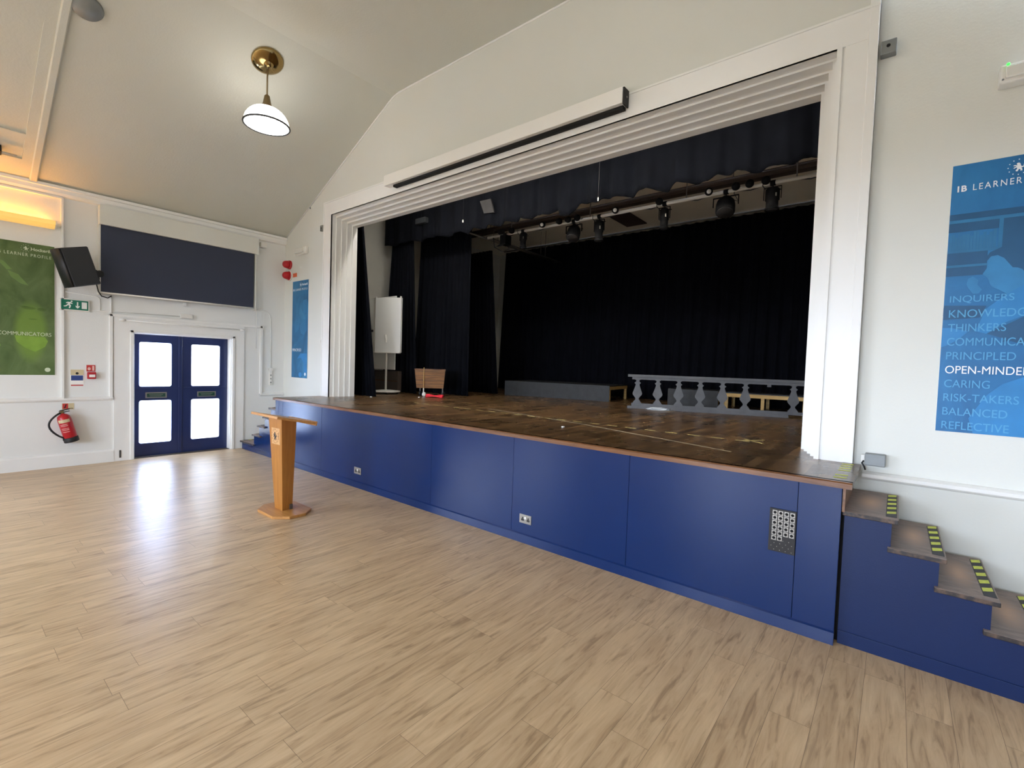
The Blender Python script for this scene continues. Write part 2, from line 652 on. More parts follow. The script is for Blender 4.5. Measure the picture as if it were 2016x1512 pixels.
def text_mb(body, o, frame, h, wdt=None, bold=0.0, spacing=1.0, align='L'):
    """raised lettering: cap height h, optional total width, starting at o"""
    cu = bpy.data.curves.new('t', 'FONT')
    cu.body = body
    cu.size = 1.0
    cu.space_character = spacing
    cu.offset = bold
    cu.extrude = 0.004
    ob = bpy.data.objects.new('t', cu)
    COL.objects.link(ob)
    dg = bpy.context.evaluated_depsgraph_get()
    me = bpy.data.meshes.new_from_object(ob.evaluated_get(dg))
    bpy.data.objects.remove(ob)
    xs = [v.co.x for v in me.vertices]
    ys = [v.co.y for v in me.vertices]
    x0, x1, y0, y1 = min(xs), max(xs), min(ys), max(ys)
    sy = h / (y1 - y0)
    sx = wdt / (x1 - x0) if wdt else sy
    u, v, n = (Vector(q) for q in frame)
    o = Vector(o)
    sh = 0.0 if align == 'L' else (-(x1 - x0) * sx if align == 'R' else -(x1 - x0) * sx / 2)
    for q in me.vertices:
        c_ = q.co.copy()
        q.co = o + u * ((c_.x - x0) * sx + sh) + v * ((c_.y - y0) * sy) + n * (0.0006 + 0.0006 * (c_.z > 0))
    m = MB()
    m.bm.from_mesh(me)
    bpy.data.meshes.remove(me)
    return m


LIFT = [0]


def flat(mb, poly, o, frame, lift=0.0006, t=0.0006):
    u, v, n = (Vector(q) for q in frame)
    LIFT[0] += 1
    t = t + 0.00007 * (LIFT[0] % 9)
    return mb.prism(poly, Vector(o) + n * lift, u, v, n, t)


def rrect(a0, a1, b0, b1, r, k=5):
    out = []
    for cx, cy, s in ((a1 - r, b1 - r, 0), (a0 + r, b1 - r, 1), (a0 + r, b0 + r, 2), (a1 - r, b0 + r, 3)):
        for i in range(k + 1):
            q = PI / 2 * (s + i / k)
            out.append((cx + r * math.cos(q), cy + r * math.sin(q)))
    return out


def ell(cx, cy, rx, ry, k=20, rot=0.0):
    return [(cx + rx * math.cos(q) * math.cos(rot) - ry * math.sin(q) * math.sin(rot),
             cy + rx * math.cos(q) * math.sin(rot) + ry * math.sin(q) * math.cos(rot)) for q in [2 * PI * i / k for i in range(k)]]


def rect(a0, a1, b0, b1):
    return [(a0, b0), (a1, b0), (a1, b1), (a0, b1)]


# heraldic rampant-beast silhouette used as the school emblem (unit box)
LION = [(0.30, 0.02), (0.44, 0.02), (0.46, 0.12), (0.55, 0.26), (0.66, 0.16), (0.62, 0.03), (0.80, 0.03), (0.80, 0.14), (0.76, 0.30), (0.70, 0.42),
        (0.84, 0.40), (0.98, 0.50), (0.96, 0.66), (0.86, 0.74), (0.90, 0.62), (0.84, 0.52), (0.72, 0.52), (0.66, 0.66), (0.62, 0.84), (0.52, 0.98),
        (0.38, 0.96), (0.30, 0.86), (0.38, 0.78), (0.36, 0.70), (0.20, 0.76), (0.06, 0.72), (0.08, 0.64), (0.24, 0.64), (0.32, 0.56), (0.18, 0.52),
        (0.06, 0.42), (0.14, 0.36), (0.28, 0.44), (0.38, 0.42), (0.36, 0.28), (0.26, 0.14)]


def emblem(mb, o, frame, size, ring=True):
    flat(mb, [(a * size - size / 2, b * size - size / 2) for a, b in LION], o, frame)
    if ring:
        for i in range(12):
            q = 2 * PI * i / 12
            flat(mb, ell(size * 0.86 * math.cos(q), size * 0.86 * math.sin(q), size * 0.06, size * 0.06, 6), o, frame)
    return mb


# ================================================================== THE HALL
ZC, ZR = 4.02, 5.69      # eaves and flat ceiling
YF = 4.425               # face of the front wall
TH = 0.05
SH = 1.045               # stage floor

struct(MB().box(-0.2, XW, YB, 4.42, -0.08, 0.0).build('floor', M_floor))
# ceiling: two slopes and a flat
prof = [(0, ZC), (3.22, 5.60), (3.36, 5.665), (3.52, ZR), (7.12, ZR), (7.28, 5.665), (7.42, 5.60), (XW, ZC)]
m = MB()
pts = prof + [(XW + 0.2, ZC + 0.1), (7.2, ZR + 0.25), (3.4, ZR + 0.25), (-0.2, ZC + 0.1)]
m.prism(pts, (0, YB, 0), (1, 0, 0), (0, 0, 1), (0, 1, 0), 4.43 - YB)
struct(m.build('ceiling', M_ceil))
# left wall with the door opening
m = MB()
m.holed([(YB, 0), (2.045, 0), (2.045, 2.02), (3.476, 2.02), (3.476, 0), (4.70, 0), (4.70, ZC + 0.05), (YB, ZC + 0.05)], [rect(cy - 1.0, cy + 1.0, 1.5, 3.4) for cy in WIN_L], (0, 0, 0), (0, 1, 0), (0, 0, 1), (-1, 0, 0), 0.2)
struct(m.build('wall_left', M_wall))
# front wall: proscenium opening, part right of the arch set back
m = MB()
m.holed([(0.0, 0), (9.19, 0), (9.19, 4.80), (7.42, 5.68), (7.10, 5.78), (3.54, 5.78), (3.2, 5.68), (0, ZC + 0.06)], [[(1.66, 1.0), (8.94, 1.0), (8.94, 4.21), (1.66, 4.21)]], (0, YF, 0), (1, 0, 0), (0, 0, 1), (0, 1, 0), 0.44)
struct(m.build('wall_front', M_wallw))
m = MB().prism([(9.19, 0), (XW, 0), (XW, ZC + 0.03), (9.19, 4.75)], (0, 4.47, 0), (1, 0, 0), (0, 0, 1), (0, 1, 0), 0.36)
struct(m.build('wall_front_right', M_wallw))
# right wall and back wall with window openings
struct(MB().holed(rect(YB, 4.8, 0, ZC + 0.03), [], (XW, 0, 0), (0, 1, 0), (0, 0, 1), (1, 0, 0), 0.2).build('wall_right', M_wall))
wins_b = [rect(cx - 1.0, cx + 1.0, 1.2, 3.5) for cx in WIN_B]
struct(MB().holed([(0, 0), (XW, 0), (XW, ZC), (7.2, ZR), (3.4, ZR), (0, ZC)], wins_b, (0, YB, 0), (1, 0, 0), (0, 0, 1), (0, -1, 0), 0.2).build('wall_back', M_wall))
n_w = 2
for cx in WIN_B:
    f = MB()
    for a in (-0.97, -0.33, 0.33, 0.97):
        f.box(cx + a - 0.03, cx + a + 0.03, YB - 0.12, YB - 0.06, 1.2, 3.5)
    for z in (1.23, 2.35, 3.47):
        f.box(cx - 1, cx + 1, YB - 0.12, YB - 0.06, z - 0.03, z + 0.03)
    struct(f.build('window_%d' % n_w, M_trim)); n_w += 1
for cy in WIN_L:
    f = MB()
    for a in (-0.97, -0.33, 0.33, 0.97):
        f.box(-0.16, -0.10, cy + a - 0.03, cy + a + 0.03, 1.5, 3.4)
    for z in (1.53, 2.45, 3.37):
        f.box(-0.16, -0.10, cy - 1, cy + 1, z - 0.03, z + 0.03)
    struct(f.build('window_%d' % n_w, M_trim)); n_w += 1

# ---- mouldings on the left wall
m = MB()
cor = [(0, 3.885), (0.05, 3.90), (0.065, 3.935), (0.065, 3.985), (0.09, 3.99), (0.09, 4.03), (0.0, 4.03)]
m.prism(cor, (0.0, YB, 0), (1, 0, 0), (0, 0, 1), (0, 1, 0), 4.42 - YB)
struct(m.build('trim_1', M_trim))
# picture band and pilaster edge beside the uplighter
m = MB().box(0, 0.05, YB, 1.215, 3.865, 3.89).box(0, 0.035, 1.21, 1.235, 0.99, 3.885)
struct(m.build('trim_2', M_trim))
dado = [(0, 0.955), (0.03, 0.965), (0.045, 0.985), (0.045, 1.0), (0.02, 1.012), (0, 1.02)]
m = MB()
m.prism(dado, (0, YB, 0), (1, 0, 0), (0, 0, 1), (0, 1, 0), 1.79 - YB)
m.prism(dado, (0, 3.96, 0), (1, 0, 0), (0, 0, 1), (0, 1, 0), 4.42 - 3.96)
# border that turns up and over the doorway
m.box(0, 0.035, 1.745, 1.79, 0.965, 2.29, 0.006).box(0, 0.035, 1.745, 4.02, 2.25, 2.295, 0.006).box(0, 0.035, 3.96, 4.005, 0.965, 2.29, 0.006)
struct(m.build('trim_3', M_trim))
sk = [(0, 0), (0.028, 0), (0.028, 0.17), (0.018, 0.19), (0.0, 0.20)]
m = MB().prism(sk, (0, YB, 0), (1, 0, 0), (0, 0, 1), (0, 1, 0), 1.80 - YB)
struct(m.build('baseboard_left', M_trim))
m = MB()
d2 = [(0, 0.93), (0.04, 0.945), (0.05, 0.955), (0.05, 0.978), (0.025, 0.99), (0, 0.995)]
m.prism([(a, b) for a, b in d2], (9.25, 4.47, 0), (0, -1, 0), (0, 0, 1), (1, 0, 0), XW - 9.25)
struct(m.build('trim_4', M_trim))

# ---- sloping-ceiling rib and sunk panel borders at the left
sl = Vector((3.22, 0, 1.58)).normalized()
nr = Vector((sl.z, 0, -sl.x))
o_s = Vector((0, 0, ZC))
m = MB()
m.prism(rect(0.06, 3.6, 0.885, 0.965), o_s, sl, (0, 1, 0), nr, 0.05, bevel=0.012)
m.prism(rect(0.06, 3.6, 0.79, 0.885), o_s, sl, (0, 1, 0), nr, 0.022)
m.prism(rect(0.78, 0.88, YB, 0.79), o_s, sl, (0, 1, 0), nr, 0.022)
m.prism(rect(2.60, 3.6, YB, 0.79), o_s, sl, (0, 1, 0), nr, 0.022)
m.prism(rect(0.0, 0.42, YB, 0.79), o_s, sl, (0, 1, 0), nr, 0.022)
struct(m.build('trim_5', M_ceil))

struct(MB().tube([(0.02, 4.418, 4.035), (3.22, 4.418, 5.592), (3.36, 4.418, 5.657), (3.52, 4.418, 5.682), (7.12, 4.418, 5.682), (7.28, 4.418, 5.657), (7.42, 4.418, 5.592), (9.1, 4.418, 4.77)], 0.012, 6).build('trim_9', M_trim))

# ---- double door
door = bpy.data.objects.new('door_1', None)
COL.objects.link(door)
door.location = (-0.15, 2.76, 0)
door['_o'] = [-0.15, 2.76, 0]
struct(door, 'navy glazed double door between white architraves', 'door')
arch = MB()
arch.box(0, 0.022, 1.80, 2.0, 0, 2.25).box(0, 0.022, 3.52, 3.68, 0, 2.25).box(0, 0.0215, 2.0, 3.52, 2.06, 2.25)
arch.box(0, 0.04, 2.0, 2.045, 0, 2.06, 0.006).box(0, 0.04, 3.476, 3.52, 0, 2.06, 0.006).box(0, 0.04, 2.0, 3.52, 2.02, 2.065, 0.006)
arch.box(-0.15, 0.0, 2.045, 2.06, 0, 2.02).box(-0.15, 0.0, 3.462, 3.476, 0, 2.02).box(-0.15, 0.0, 2.045, 3.476, 2.008, 2.02)
struct(arch.build('trim_6', M_trim))
for k, (a0, a1, g0, g1, gm) in enumerate(((2.06, 2.748, 2.155, 2.60, M_paneL), (2.752, 3.462, 2.888, 3.338, M_paneR))):
    lf = MB().holed(rect(a0, a1, 0.006, 2.008), [rrect(g0, g1, 1.155, 1.884, 0.03), rrect(g0, g1, 0.218, 0.926, 0.03)],
                    (-0.19, 0, 0), (0, 1, 0), (0, 0, 1), (1, 0, 0), 0.04)
    lf.box(-0.152, -0.14, a0 + 0.03, a1 - 0.03, 1.115, 1.14, 0.003)
    if k == 0:
        lf.box(-0.152, -0.137, 2.70, 2.748, 0.006, 2.008, 0.003)
    leaf = lf.build('leaf', M_navydoor, door)
    for z0, z1 in ((1.15, 1.89), (0.21, 0.93)):
        g = MB().box(-0.175, -0.168, g0 - 0.006, g1 + 0.006, z0, z1).build('glass_pane', gm, leaf)
    p0 = (2.236, 2.979)[k]
    pl = MB().box(-0.15, -0.144, p0, p0 + 0.295, 0.963, 1.058, 0.002).build('push_plate', M_steel, leaf)
    pl['label'] = 'green plate with steel border'
    q = MB().box(-0.1445, -0.142, p0 + 0.02, p0 + 0.275, 0.98, 1.04)
    q.build('plate_face', M_plate, leaf)
    q = MB().box(-0.1425, -0.141, p0 + 0.05, p0 + 0.24, 1.015, 1.022).box(-0.1425, -0.141, p0 + 0.06, p0 + 0.22, 0.996, 1.002)
    q.build('plate_lettering', M_steel, leaf)
m = MB().box(-0.2, -0.02, 2.06, 3.462, -0.02, 0.006)
m.build('threshold', M_beam, door)
# dark bolt-hole scar on the left architrave
o = MB().box(0.022, 0.03, 1.865, 1.89, 0.05, 0.17, 0.004).build('door_bolt', M_pipeg)
tag(o, 'narrow rusty bolt plate low on the left side of the blue door surround', 'bolt')

# ---- curtain pole across the door head
t = thing('curtain_pole', 'thin white pole with end knobs above the blue double door', 'curtain pole', (0.02, 2.75, 2.19))
MB().tube([(0.06, 1.93, 2.205), (0.06, 3.60, 2.185)], 0.011, 10).build('rod', M_trim, t)
for y, z in ((1.90, 2.206), (3.63, 2.184)):
    MB().lathe([(0, -0.045), (0.02, -0.04), (0.026, 0), (0.02, 0.03), (0, 0.04)], (0.06, y, z), (0, 1, 0), 14).build('finial', M_trim, t)
    MB().box(0.02, 0.06, y - 0.012, y + 0.012, z - 0.02, z + 0.02).build('bracket', M_trim, t)

# ---- window blind over the door
t = thing('roller_blind', 'closed navy roller blind above the double door under a white box', 'blind', (0.1, 2.7, 2.59))
MB().box(0.02, 0.15, 1.612, 3.868, 3.597, 3.885, 0.004).build('box_pelmet', M_wallw, t)
MB().box(0.098, 0.103, 1.632, 3.80, 2.60, 3.64).build('fabric', M_blind, t)
MB().tube([(0.10, 1.632, 2.592), (0.10, 3.803, 2.602)], 0.013, 10).build('bottom_bar', M_case, t)
MB().tube([(0.09, 3.845, 3.6), (0.088, 3.86, 2.7), (0.08, 3.865, 1.86)], 0.005, 6).build('pull_cord', M_plastic, t)
MB().box(0.0, 0.1, 3.82, 3.845, 2.56, 3.6).build('side_channel', M_wallw, t)
MB().box(0.0, 0.1, 1.608, 1.63, 2.56, 3.6).build('side_channel', M_wallw, t)
struct(MB().box(-0.005, 0.02, 1.66, 3.78, 2.62, 3.58).build('window_1', M_dark))

# small white boxes and conduits on the left wall
o = MB().box(0.0, 0.05, 2.672, 2.846, 2.315, 2.385, 0.006).build('junction_box', M_plastic)
tag(o, 'flat white junction box above the middle of the double door', 'junction box')
o = MB().box(0.0, 0.07, 3.935, 4.045, 3.765, 3.855, 0.008).build('junction_box', M_plastic)
tag(o, 'small white box under the cornice right of the blind', 'junction box')
o = MB().box(0.0, 0.03, 2.72, 2.76, 2.52, 2.58, 0.004).build('blind_catch', M_plastic)
tag(o, 'tiny white catch just under the middle of the navy blind', 'catch')
o = MB().tube([(0.012, 1.767, 2.56), (0.012, 1.767, 2.30)], 0.014, 8).build('conduit', M_trim)
tag(o, 'short vertical white conduit at the left corner above the door frame', 'conduit')
o = MB().tube([(0.008, 1.50, 2.315), (0.008, 1.66, 2.322), (0.008, 2.67, 2.34)], 0.006, 6).build('cable', M_trim)
tag(o, 'white cable running from the exit sign to the box over the door', 'cable')
o = MB().tube([(0.008, 1.25, 2.555), (0.008, 1.60, 2.53), (0.008, 1.635, 2.50), (0.008, 1.64, 2.33)], 0.007, 6).build('cable', M_trim)
tag(o, 'white cable stepping down beneath the black loudspeaker', 'cable')
arc = [(0.008, 3.87, 2.61), (0.008, 4.0, 2.60), (0.008, 4.09, 2.57), (0.008, 4.14, 2.51), (0.008, 4.155, 2.42), (0.008, 4.16, 2.2), (0.008, 4.165, 1.47)]
o = MB().tube(arc, 0.006, 6).build('cable', M_trim)
tag(o, 'white cable curving from the blind down to the wall switch', 'cable')
t = thing('wall_switch', 'tall narrow white control switch beside the door, left of the stage', 'switch', (0.0, 4.165, 1.17))
MB().box(0.0, 0.03, 4.14, 4.19, 1.165, 1.445, 0.005).build('body', M_plastic, t)
MB().box(0.0, 0.05, 4.13, 4.20, 1.44, 1.50, 0.006).build('head', M_plastic, t)
MB().tube([(0.03, 4.15, 1.47), (0.05, 4.06, 1.485)], 0.007, 8).build('lever', M_plastic, t)
for z in (1.21, 1.28, 1.35):
    MB().box(0.03, 0.032, 4.152, 4.178, z, z + 0.02).build('push_button', M_grey, t)

# ---- green exit sign
t = thing('exit_sign', 'green running man exit sign with down arrow under the loudspeaker', 'sign', (0.0, 1.35, 2.29))
MB().box(0.0, 0.035, 1.19, 1.515, 2.285, 2.458, 0.004).build('casing', M_plastic, t)
MB().box(0.035, 0.037, 1.205, 1.50, 2.302, 2.442).build('sign_face', M_green, t)
m = MB()
o_f = (0.037, 1.205, 2.302)
man = [(0.03, 0.035), (0.055, 0.04), (0.075, 0.062), (0.088, 0.05), (0.08, 0.02), (0.094, 0.018), (0.106, 0.055), (0.094, 0.075), (0.10, 0.09), (0.115, 0.08), (0.125, 0.088), (0.10, 0.108), (0.07, 0.108), (0.05, 0.095), (0.055, 0.085), (0.075, 0.094), (0.064, 0.07), (0.045, 0.052), (0.025, 0.048)]
flat(m, man, o_f, LEFT)
flat(m, ell(0.112, 0.119, 0.011, 0.011, 12), o_f, LEFT)
m.build('running_man', M_white, t)
m = flat(MB(), [(0.155, 0.065), (0.17, 0.05), (0.17, 0.115), (0.184, 0.115), (0.184, 0.05), (0.199, 0.065), (0.199, 0.045), (0.177, 0.02), (0.155, 0.045)], o_f, LEFT)
m.build('arrow', M_white, t)
flat(MB(), rect(0.222, 0.28, 0.022, 0.118), o_f, LEFT).build('doorway_symbol', M_white, t)

# ---- fire call point, notice, extinguisher
t = thing('call_point', 'small red break-glass fire call point left of the door', 'fire call point', (0, 1.535, 1.29))
MB().box(0, 0.006, 1.484, 1.584, 1.40, 1.497).build('sign_plate', M_pred, t)
m = MB()
flat(m, ell(0.03, 0.04, 0.018, 0.024, 12), (0.006, 1.484, 1.40), LEFT)
flat(m, rect(0.066, 0.088, 0.012, 0.085), (0.006, 1.484, 1.40), LEFT)
m.build('sign_symbols', M_pink, t)
MB().box(0, 0.055, 1.488, 1.588, 1.288, 1.392, 0.008).build('body', M_red, t)
MB().box(0.055, 0.058, 1.507, 1.575, 1.315, 1.355).build('glass_panel', M_white, t)
t = thing('fire_notice', 'cream and blue fire action notice beside the red call point', 'notice', (0, 1.38, 1.18))
MB().box(0, 0.004, 1.303, 1.456, 1.18, 1.43).build('card', M_white, t)
fo = (0.004, 1.303, 1.18)
flat(MB(), rect(0.004, 0.149, 0.165, 0.246), fo, LEFT, 0.0003).build('cream_panel', M_cream, t)
flat(MB(), rect(0.01, 0.143, 0.085, 0.16), fo, LEFT, 0.0003).build('blue_panel', M_pblue, t)
flat(MB(), rect(0.008, 0.145, 0.005, 0.022), fo, LEFT, 0.0003).build('red_strip', M_pred, t)
flat(MB(), ell(0.077, 0.19, 0.018, 0.018, 14), fo, LEFT, 0.001).build('black_disc', M_blackp, t)
t = thing('extinguisher_sign', 'small red and white location sign above the fire extinguisher', 'sign', (0, 1.28, 0.84))
MB().box(0, 0.004, 1.215, 1.345, 0.838, 0.93).build('plate', M_cream, t)
m = flat(MB(), rect(0.005, 0.065, 0.012, 0.088), (0.004, 1.215, 0.838), LEFT)
m.build('red_panel', M_pred, t)
m = flat(MB(), [(0.02, 0.02), (0.034, 0.02), (0.05, 0.075), (0.04, 0.08)], (0.004, 1.215, 0.838), LEFT, 0.0012)
flat(m, rect(0.075, 0.12, 0.012, 0.02), (0.004, 1.215, 0.838), LEFT, 0.0012)
m.build('symbol', M_blackp, t)
t = local_thing('fire_extinguisher', 'red fire extinguisher hanging tilted on the wall with a black hose', 'fire extinguisher', (0.09, 1.31, 0.375), rot=(math.radians(14), 0, 0))
MB().lathe([(0.0, 0.02), (0.074, 0.02), (0.078, 0.03), (0.078, 0.34), (0.07, 0.385), (0.045, 0.41), (0.022, 0.42), (0.022, 0.43), (0, 0.43)], seg=24).build('cylinder', M_red, t)
MB().lathe([(0, 0), (0.084, 0.0), (0.086, 0.01), (0.086, 0.065), (0.079, 0.07)], seg=24).build('base_ring', M_rubber, t)
MB().box(-0.016, 0.016, -0.02, 0.02, 0.425, 0.47, 0.004).build('valve', M_brassd, t)
m = MB().box(-0.01, 0.01, -0.02, 0.09, 0.465, 0.48, 0.003).box(-0.01, 0.01, 0.0, 0.085, 0.438, 0.45, 0.003)
m.build('lever', M_blackp, t)
hose = []
for i in range(15):
    q = i / 14
    hose.append((0.02, -0.02 - 0.13 * math.sin(PI * min(1, q * 1.08)) ** 0.8 - 0.06 * q, 0.445 - 0.40 * q + 0.04 * math.sin(PI * q)))
MB().tube(hose, 0.0125, 10).build('hose', M_rubber, t)
# wrapped labels
m = MB()
for (z0, z1) in ((0.30, 0.345),):
    for i in range(8):
        a0, a1 = -1.15 + i * 0.22, -1.15 + (i + 1) * 0.22
        m.quad(*[(0.0792 * math.cos(a), 0.0792 * math.sin(a), z) for a, z in ((a0, z0), (a1, z0), (a1, z1), (a0, z1))])
m.build('label', M_cream, t)
for zz in (0.27, 0.25, 0.21, 0.19, 0.16):
    m = MB()
    for i in range(5):
        a0, a1 = -1.0 + i * 0.22, -1.0 + (i + 1) * 0.22
        m.quad(*[(0.0792 * math.cos(a), 0.0792 * math.sin(a), z) for a, z in ((a0, zz), (a1, zz), (a1, zz + 0.006), (a0, zz + 0.006))])
    m.build('lettering_line', M_pink, t)
MB().box(-0.09, -0.076, -0.02, 0.02, 0.36, 0.46).build('wall_hook', M_pipeg, t)

# ---- wall uplighter
t = thing('wall_uplighter', 'long white trough uplighter glowing amber above the green poster', 'uplighter', (0, 0.2, 3.42))
tr = [(0.0, 3.42), (0.06, 3.415), (0.12, 3.43), (0.16, 3.46), (0.175, 3.51), (0.165, 3.515), (0.15, 3.475), (0.11, 3.448), (0.06, 3.435), (0.0, 3.44)]
m = MB().prism(tr, (0, -1.6, 0), (1, 0, 0), (0, 0, 1), (0, 1, 0), 2.74)
m.build('trough', M_case, t)
MB().prism([(0, 3.42), (0.06, 3.415), (0.12, 3.43), (0.16, 3.46), (0.175, 3.51), (0, 3.50)], (0, 1.14, 0), (1, 0, 0), (0, 0, 1), (0, 1, 0), 0.012).build('end_cap', M_case, t)
MB().tube([(0.06, -1.5, 3.475), (0.06, 1.06, 3.475)], 0.018, 10).build('lamp_tube', M_tube, t)
ud = [(0.03, 3.412), (0.06, 3.409), (0.122, 3.424), (0.164, 3.456), (0.18, 3.507), (0.176, 3.508), (0.158, 3.461), (0.118, 3.431), (0.06, 3.416), (0.03, 3.418)]
MB().prism(ud, (0, -1.6, 0), (1, 0, 0), (0, 0, 1), (0, 1, 0), 2.735).build('diffuser', M_upglow, t)  # glowing skin added so the trough's outer face looks lit amber

# ---- left loudspeaker
t = local_thing('loudspeaker', 'black wall loudspeaker tilted down beside the navy blind', 'loudspeaker', (0.34, 1.33, 2.885), rot=(math.radians(17), 0, math.radians(9)))
bx = MB()
bx.prism([(-0.14, -0.15), (0.14, -0.15), (0.11, 0.17), (-0.11, 0.17)], (0, 0, -0.265), (1, 0, 0), (0, 1, 0), (0, 0, 1), 0.53, bevel=0.012)
bx.build('cabinet', M_speaker, t)
gr = MB()
gp = [(-0.14, -0.15), (0.14, -0.15)] + [(0.14 * math.cos(q), -0.155 - 0.05 * math.sin(q)) for q in [PI * i / 12 for i in range(13)]]
gr.prism([(a, b) for a, b in gp[2:]], (0, 0, -0.262), (1, 0, 0), (0, 1, 0), (0, 0, 1), 0.524, smooth=True)
gr.build('grille', M_black, t)
b_ = MB().box(-0.05, 0.05, 0.165, 0.20, -0.20, -0.06, 0.006).box(-0.03, 0.03, 0.195, 0.24, -0.16, -0.09, 0.006)
b_.build('bracket', M_black, t)
MB().lathe([(0.0, 0), (0.05, 0), (0.05, 0.05), (0, 0.05)], (0.0, 0.235, -0.12), (-1, 0.1, 0), 14).build('bracket_knuckle', M_black, t)
m = MB().box(-0.30, -0.02, 0.205, 0.262, -0.155, -0.07, 0.005)
m.build('wall_arm', M_black, t)
o = MB().tube([(0.10, 1.58, 2.72), (0.12, 1.60, 2.60), (0.10, 1.64, 2.535), (0.06, 1.72, 2.52), (0.02, 1.77, 2.56)], 0.008, 8).build('speaker_cable', M_rubber)
tag(o, 'black cable looping down from the loudspeaker to the wall conduit', 'cable')


# ================================================================== POSTERS
def poster_panel(name, label, o, frame, mtl):
    """0.60 x 1.825 m board; o is its lower left corner on the wall"""
    u, v, n = (Vector(q) for q in frame)
    t = thing(name, label, 'poster', tuple(o), 'learner profile posters')
    MB().prism(rect(0, 0.6, 0, 1.825), o, u, v, n, 0.013, bevel=0.0015).build('board', M_trim, t)
    MB().prism(rect(0.0005, 0.5995, 0.0005, 1.8245), Vector(o) + n * 0.0125, u, v, n, 0.0012).build('printed_sheet', mtl, t)
    return t, Vector(o) + n * 0.0137


def header(t, o, frame, mtl, name_txt='Hockerill'):
    u, v, n = (Vector(q) for q in frame)
    m = emblem(MB(), o + u * 0.315 + v * 1.748, frame, 0.056)
    m.build('emblem', mtl, t)
    text_mb(name_txt, o + u * 0.365 + v * 1.727, frame, 0.042, 0.20, bold=0.02).build('school_name', mtl, t)
    text_mb('IB', o + u * 0.03 + v * 1.641, frame, 0.041, 0.047, bold=0.03, spacing=1.25).build('title_initials', mtl, t)
    text_mb('LEARNER', o + u * 0.107 + v * 1.641, frame, 0.041, 0.228, spacing=1.3).build('title', mtl, t)
    text_mb('PROFILE', o + u * 0.362 + v * 1.641, frame, 0.041, 0.205, spacing=1.3).build('title', mtl, t)
    q = flat(MB(), ell(0.525, 0.075, 0.03, 0.03, 24), o, frame)
    q.build('roundel', mtl, t)


WORDS = ['INQUIRERS', 'KNOWLEDGEABLE', 'THINKERS', 'COMMUNICATORS', 'PRINCIPLED', 'OPEN-MINDED', 'CARING', 'RISK-TAKERS', 'BALANCED', 'REFLECTIVE']
WLEN = [0.309, 0.55, 0.281, 0.52, 0.336, 0.412, 0.225, 0.364, 0.316, 0.328]


def words(t, o, frame, bright, m_hi, m_lo, only=False):
    u, v, n = (Vector(q) for q in frame)
    for i, wd in enumerate(WORDS):
        z = 2.226 - 0.0958 * i - 1.344
        if wd == bright:
            text_mb(wd, o + u * 0.03 + v * z, frame, 0.053, WLEN[i]).build('bright_word', m_hi, t)
        elif not only:
            text_mb(wd, o + u * 0.03 + v * z, frame, 0.053, WLEN[i]).build('faint_word', m_lo, t)


# right blue poster
M_blu = poster_material('blue_photo_print', (40, 112, 166), (38, 98, 148), (52, 132, 190), [])
M_bl_d = mat('print_deep_blue', (38, 88, 128), 0.38, spec=0.3, noise=(5, 0.1))
M_bl_m = mat('print_mid_blue', (48, 116, 162), 0.38, spec=0.3, noise=(6, 0.12))
M_bl_l = mat('print_light_blue', (48, 128, 188), 0.38, spec=0.3, noise=(5, 0.1))
M_bl_f = mat('print_faint_lettering', (84, 160, 206), 0.4, spec=0.3)
M_hi = mat('print_white_lettering', (238, 242, 246), 0.4, spec=0.3)
t, o = poster_panel('poster', 'blue poster with OPEN-MINDED in white on the wall over the near steps', (9.645, 4.47, 1.344), FRONT, M_blu)
m = MB()
flat(m, rect(0.0, 0.6, 1.452, 1.492), o, FRONT)
flat(m, rect(0.0, 0.245, 1.37, 1.45), o, FRONT)
flat(m, rect(0.265, 0.6, 1.02, 1.45), o, FRONT)
flat(m, rect(0.0, 0.2, 1.145, 1.23), o, FRONT)
flat(m, rect(0.0, 0.2, 1.07, 1.13), o, FRONT)
flat(m, rect(0.0, 0.14, 0.80, 0.86), o, FRONT)
flat(m, [(0.3, 0.62), (0.6, 0.66), (0.6, 0.82), (0.36, 0.74)], o, FRONT)
m.build('bookcase_shadows', M_bl_d, t)
m = MB()
flat(m, rect(0.0, 0.6, 1.43, 1.45), o, FRONT, 0.0013)
flat(m, rect(0.245, 0.265, 1.23, 1.45), o, FRONT, 0.0013)
flat(m, rect(0.0, 0.26, 1.228, 1.245), o, FRONT, 0.0013)
flat(m, rect(0.0, 0.2, 1.13, 1.145), o, FRONT, 0.0013)
random.seed(3)
xx = 0.01
while xx < 0.235:
    wd = random.uniform(0.009, 0.02)
    flat(m, rect(xx, xx + wd - 0.002, 1.246, 1.246 + random.uniform(0.085, 0.125)), o, FRONT, 0.0013)
    xx += wd
m.build('shelves_and_books', M_bl_m, t)
m = MB()
flat(m, [(0.002, 0.872), (0.212, 0.861), (0.183, 0.782), (0.002, 0.773)], o, FRONT, 0.0017)
flat(m, [(0.222, 0.674), (0.388, 0.782), (0.6, 0.80), (0.6, 0.60), (0.394, 0.600), (0.298, 0.643)], o, FRONT, 0.0017)
m.build('dark_books', M_bl_d, t)
m = MB()
flat(m, [(0.201, 1.16), (0.217, 1.186), (0.248, 1.20), (0.30, 1.20), (0.36, 1.10), (0.40, 1.02), (0.395, 0.93), (0.32, 0.92), (0.27, 0.96), (0.232, 0.985), (0.222, 1.001), (0.214, 1.03), (0.207, 1.047), (0.183, 1.074), (0.196, 1.10), (0.203, 1.116)], o, FRONT, 0.0021)
flat(m, [(0.114, 1.047), (0.136, 1.061), (0.165, 1.035), (0.161, 1.005), (0.185, 0.97), (0.17, 0.945), (0.142, 0.945), (0.117, 0.986), (0.108, 1.009)], o, FRONT, 0.0021)
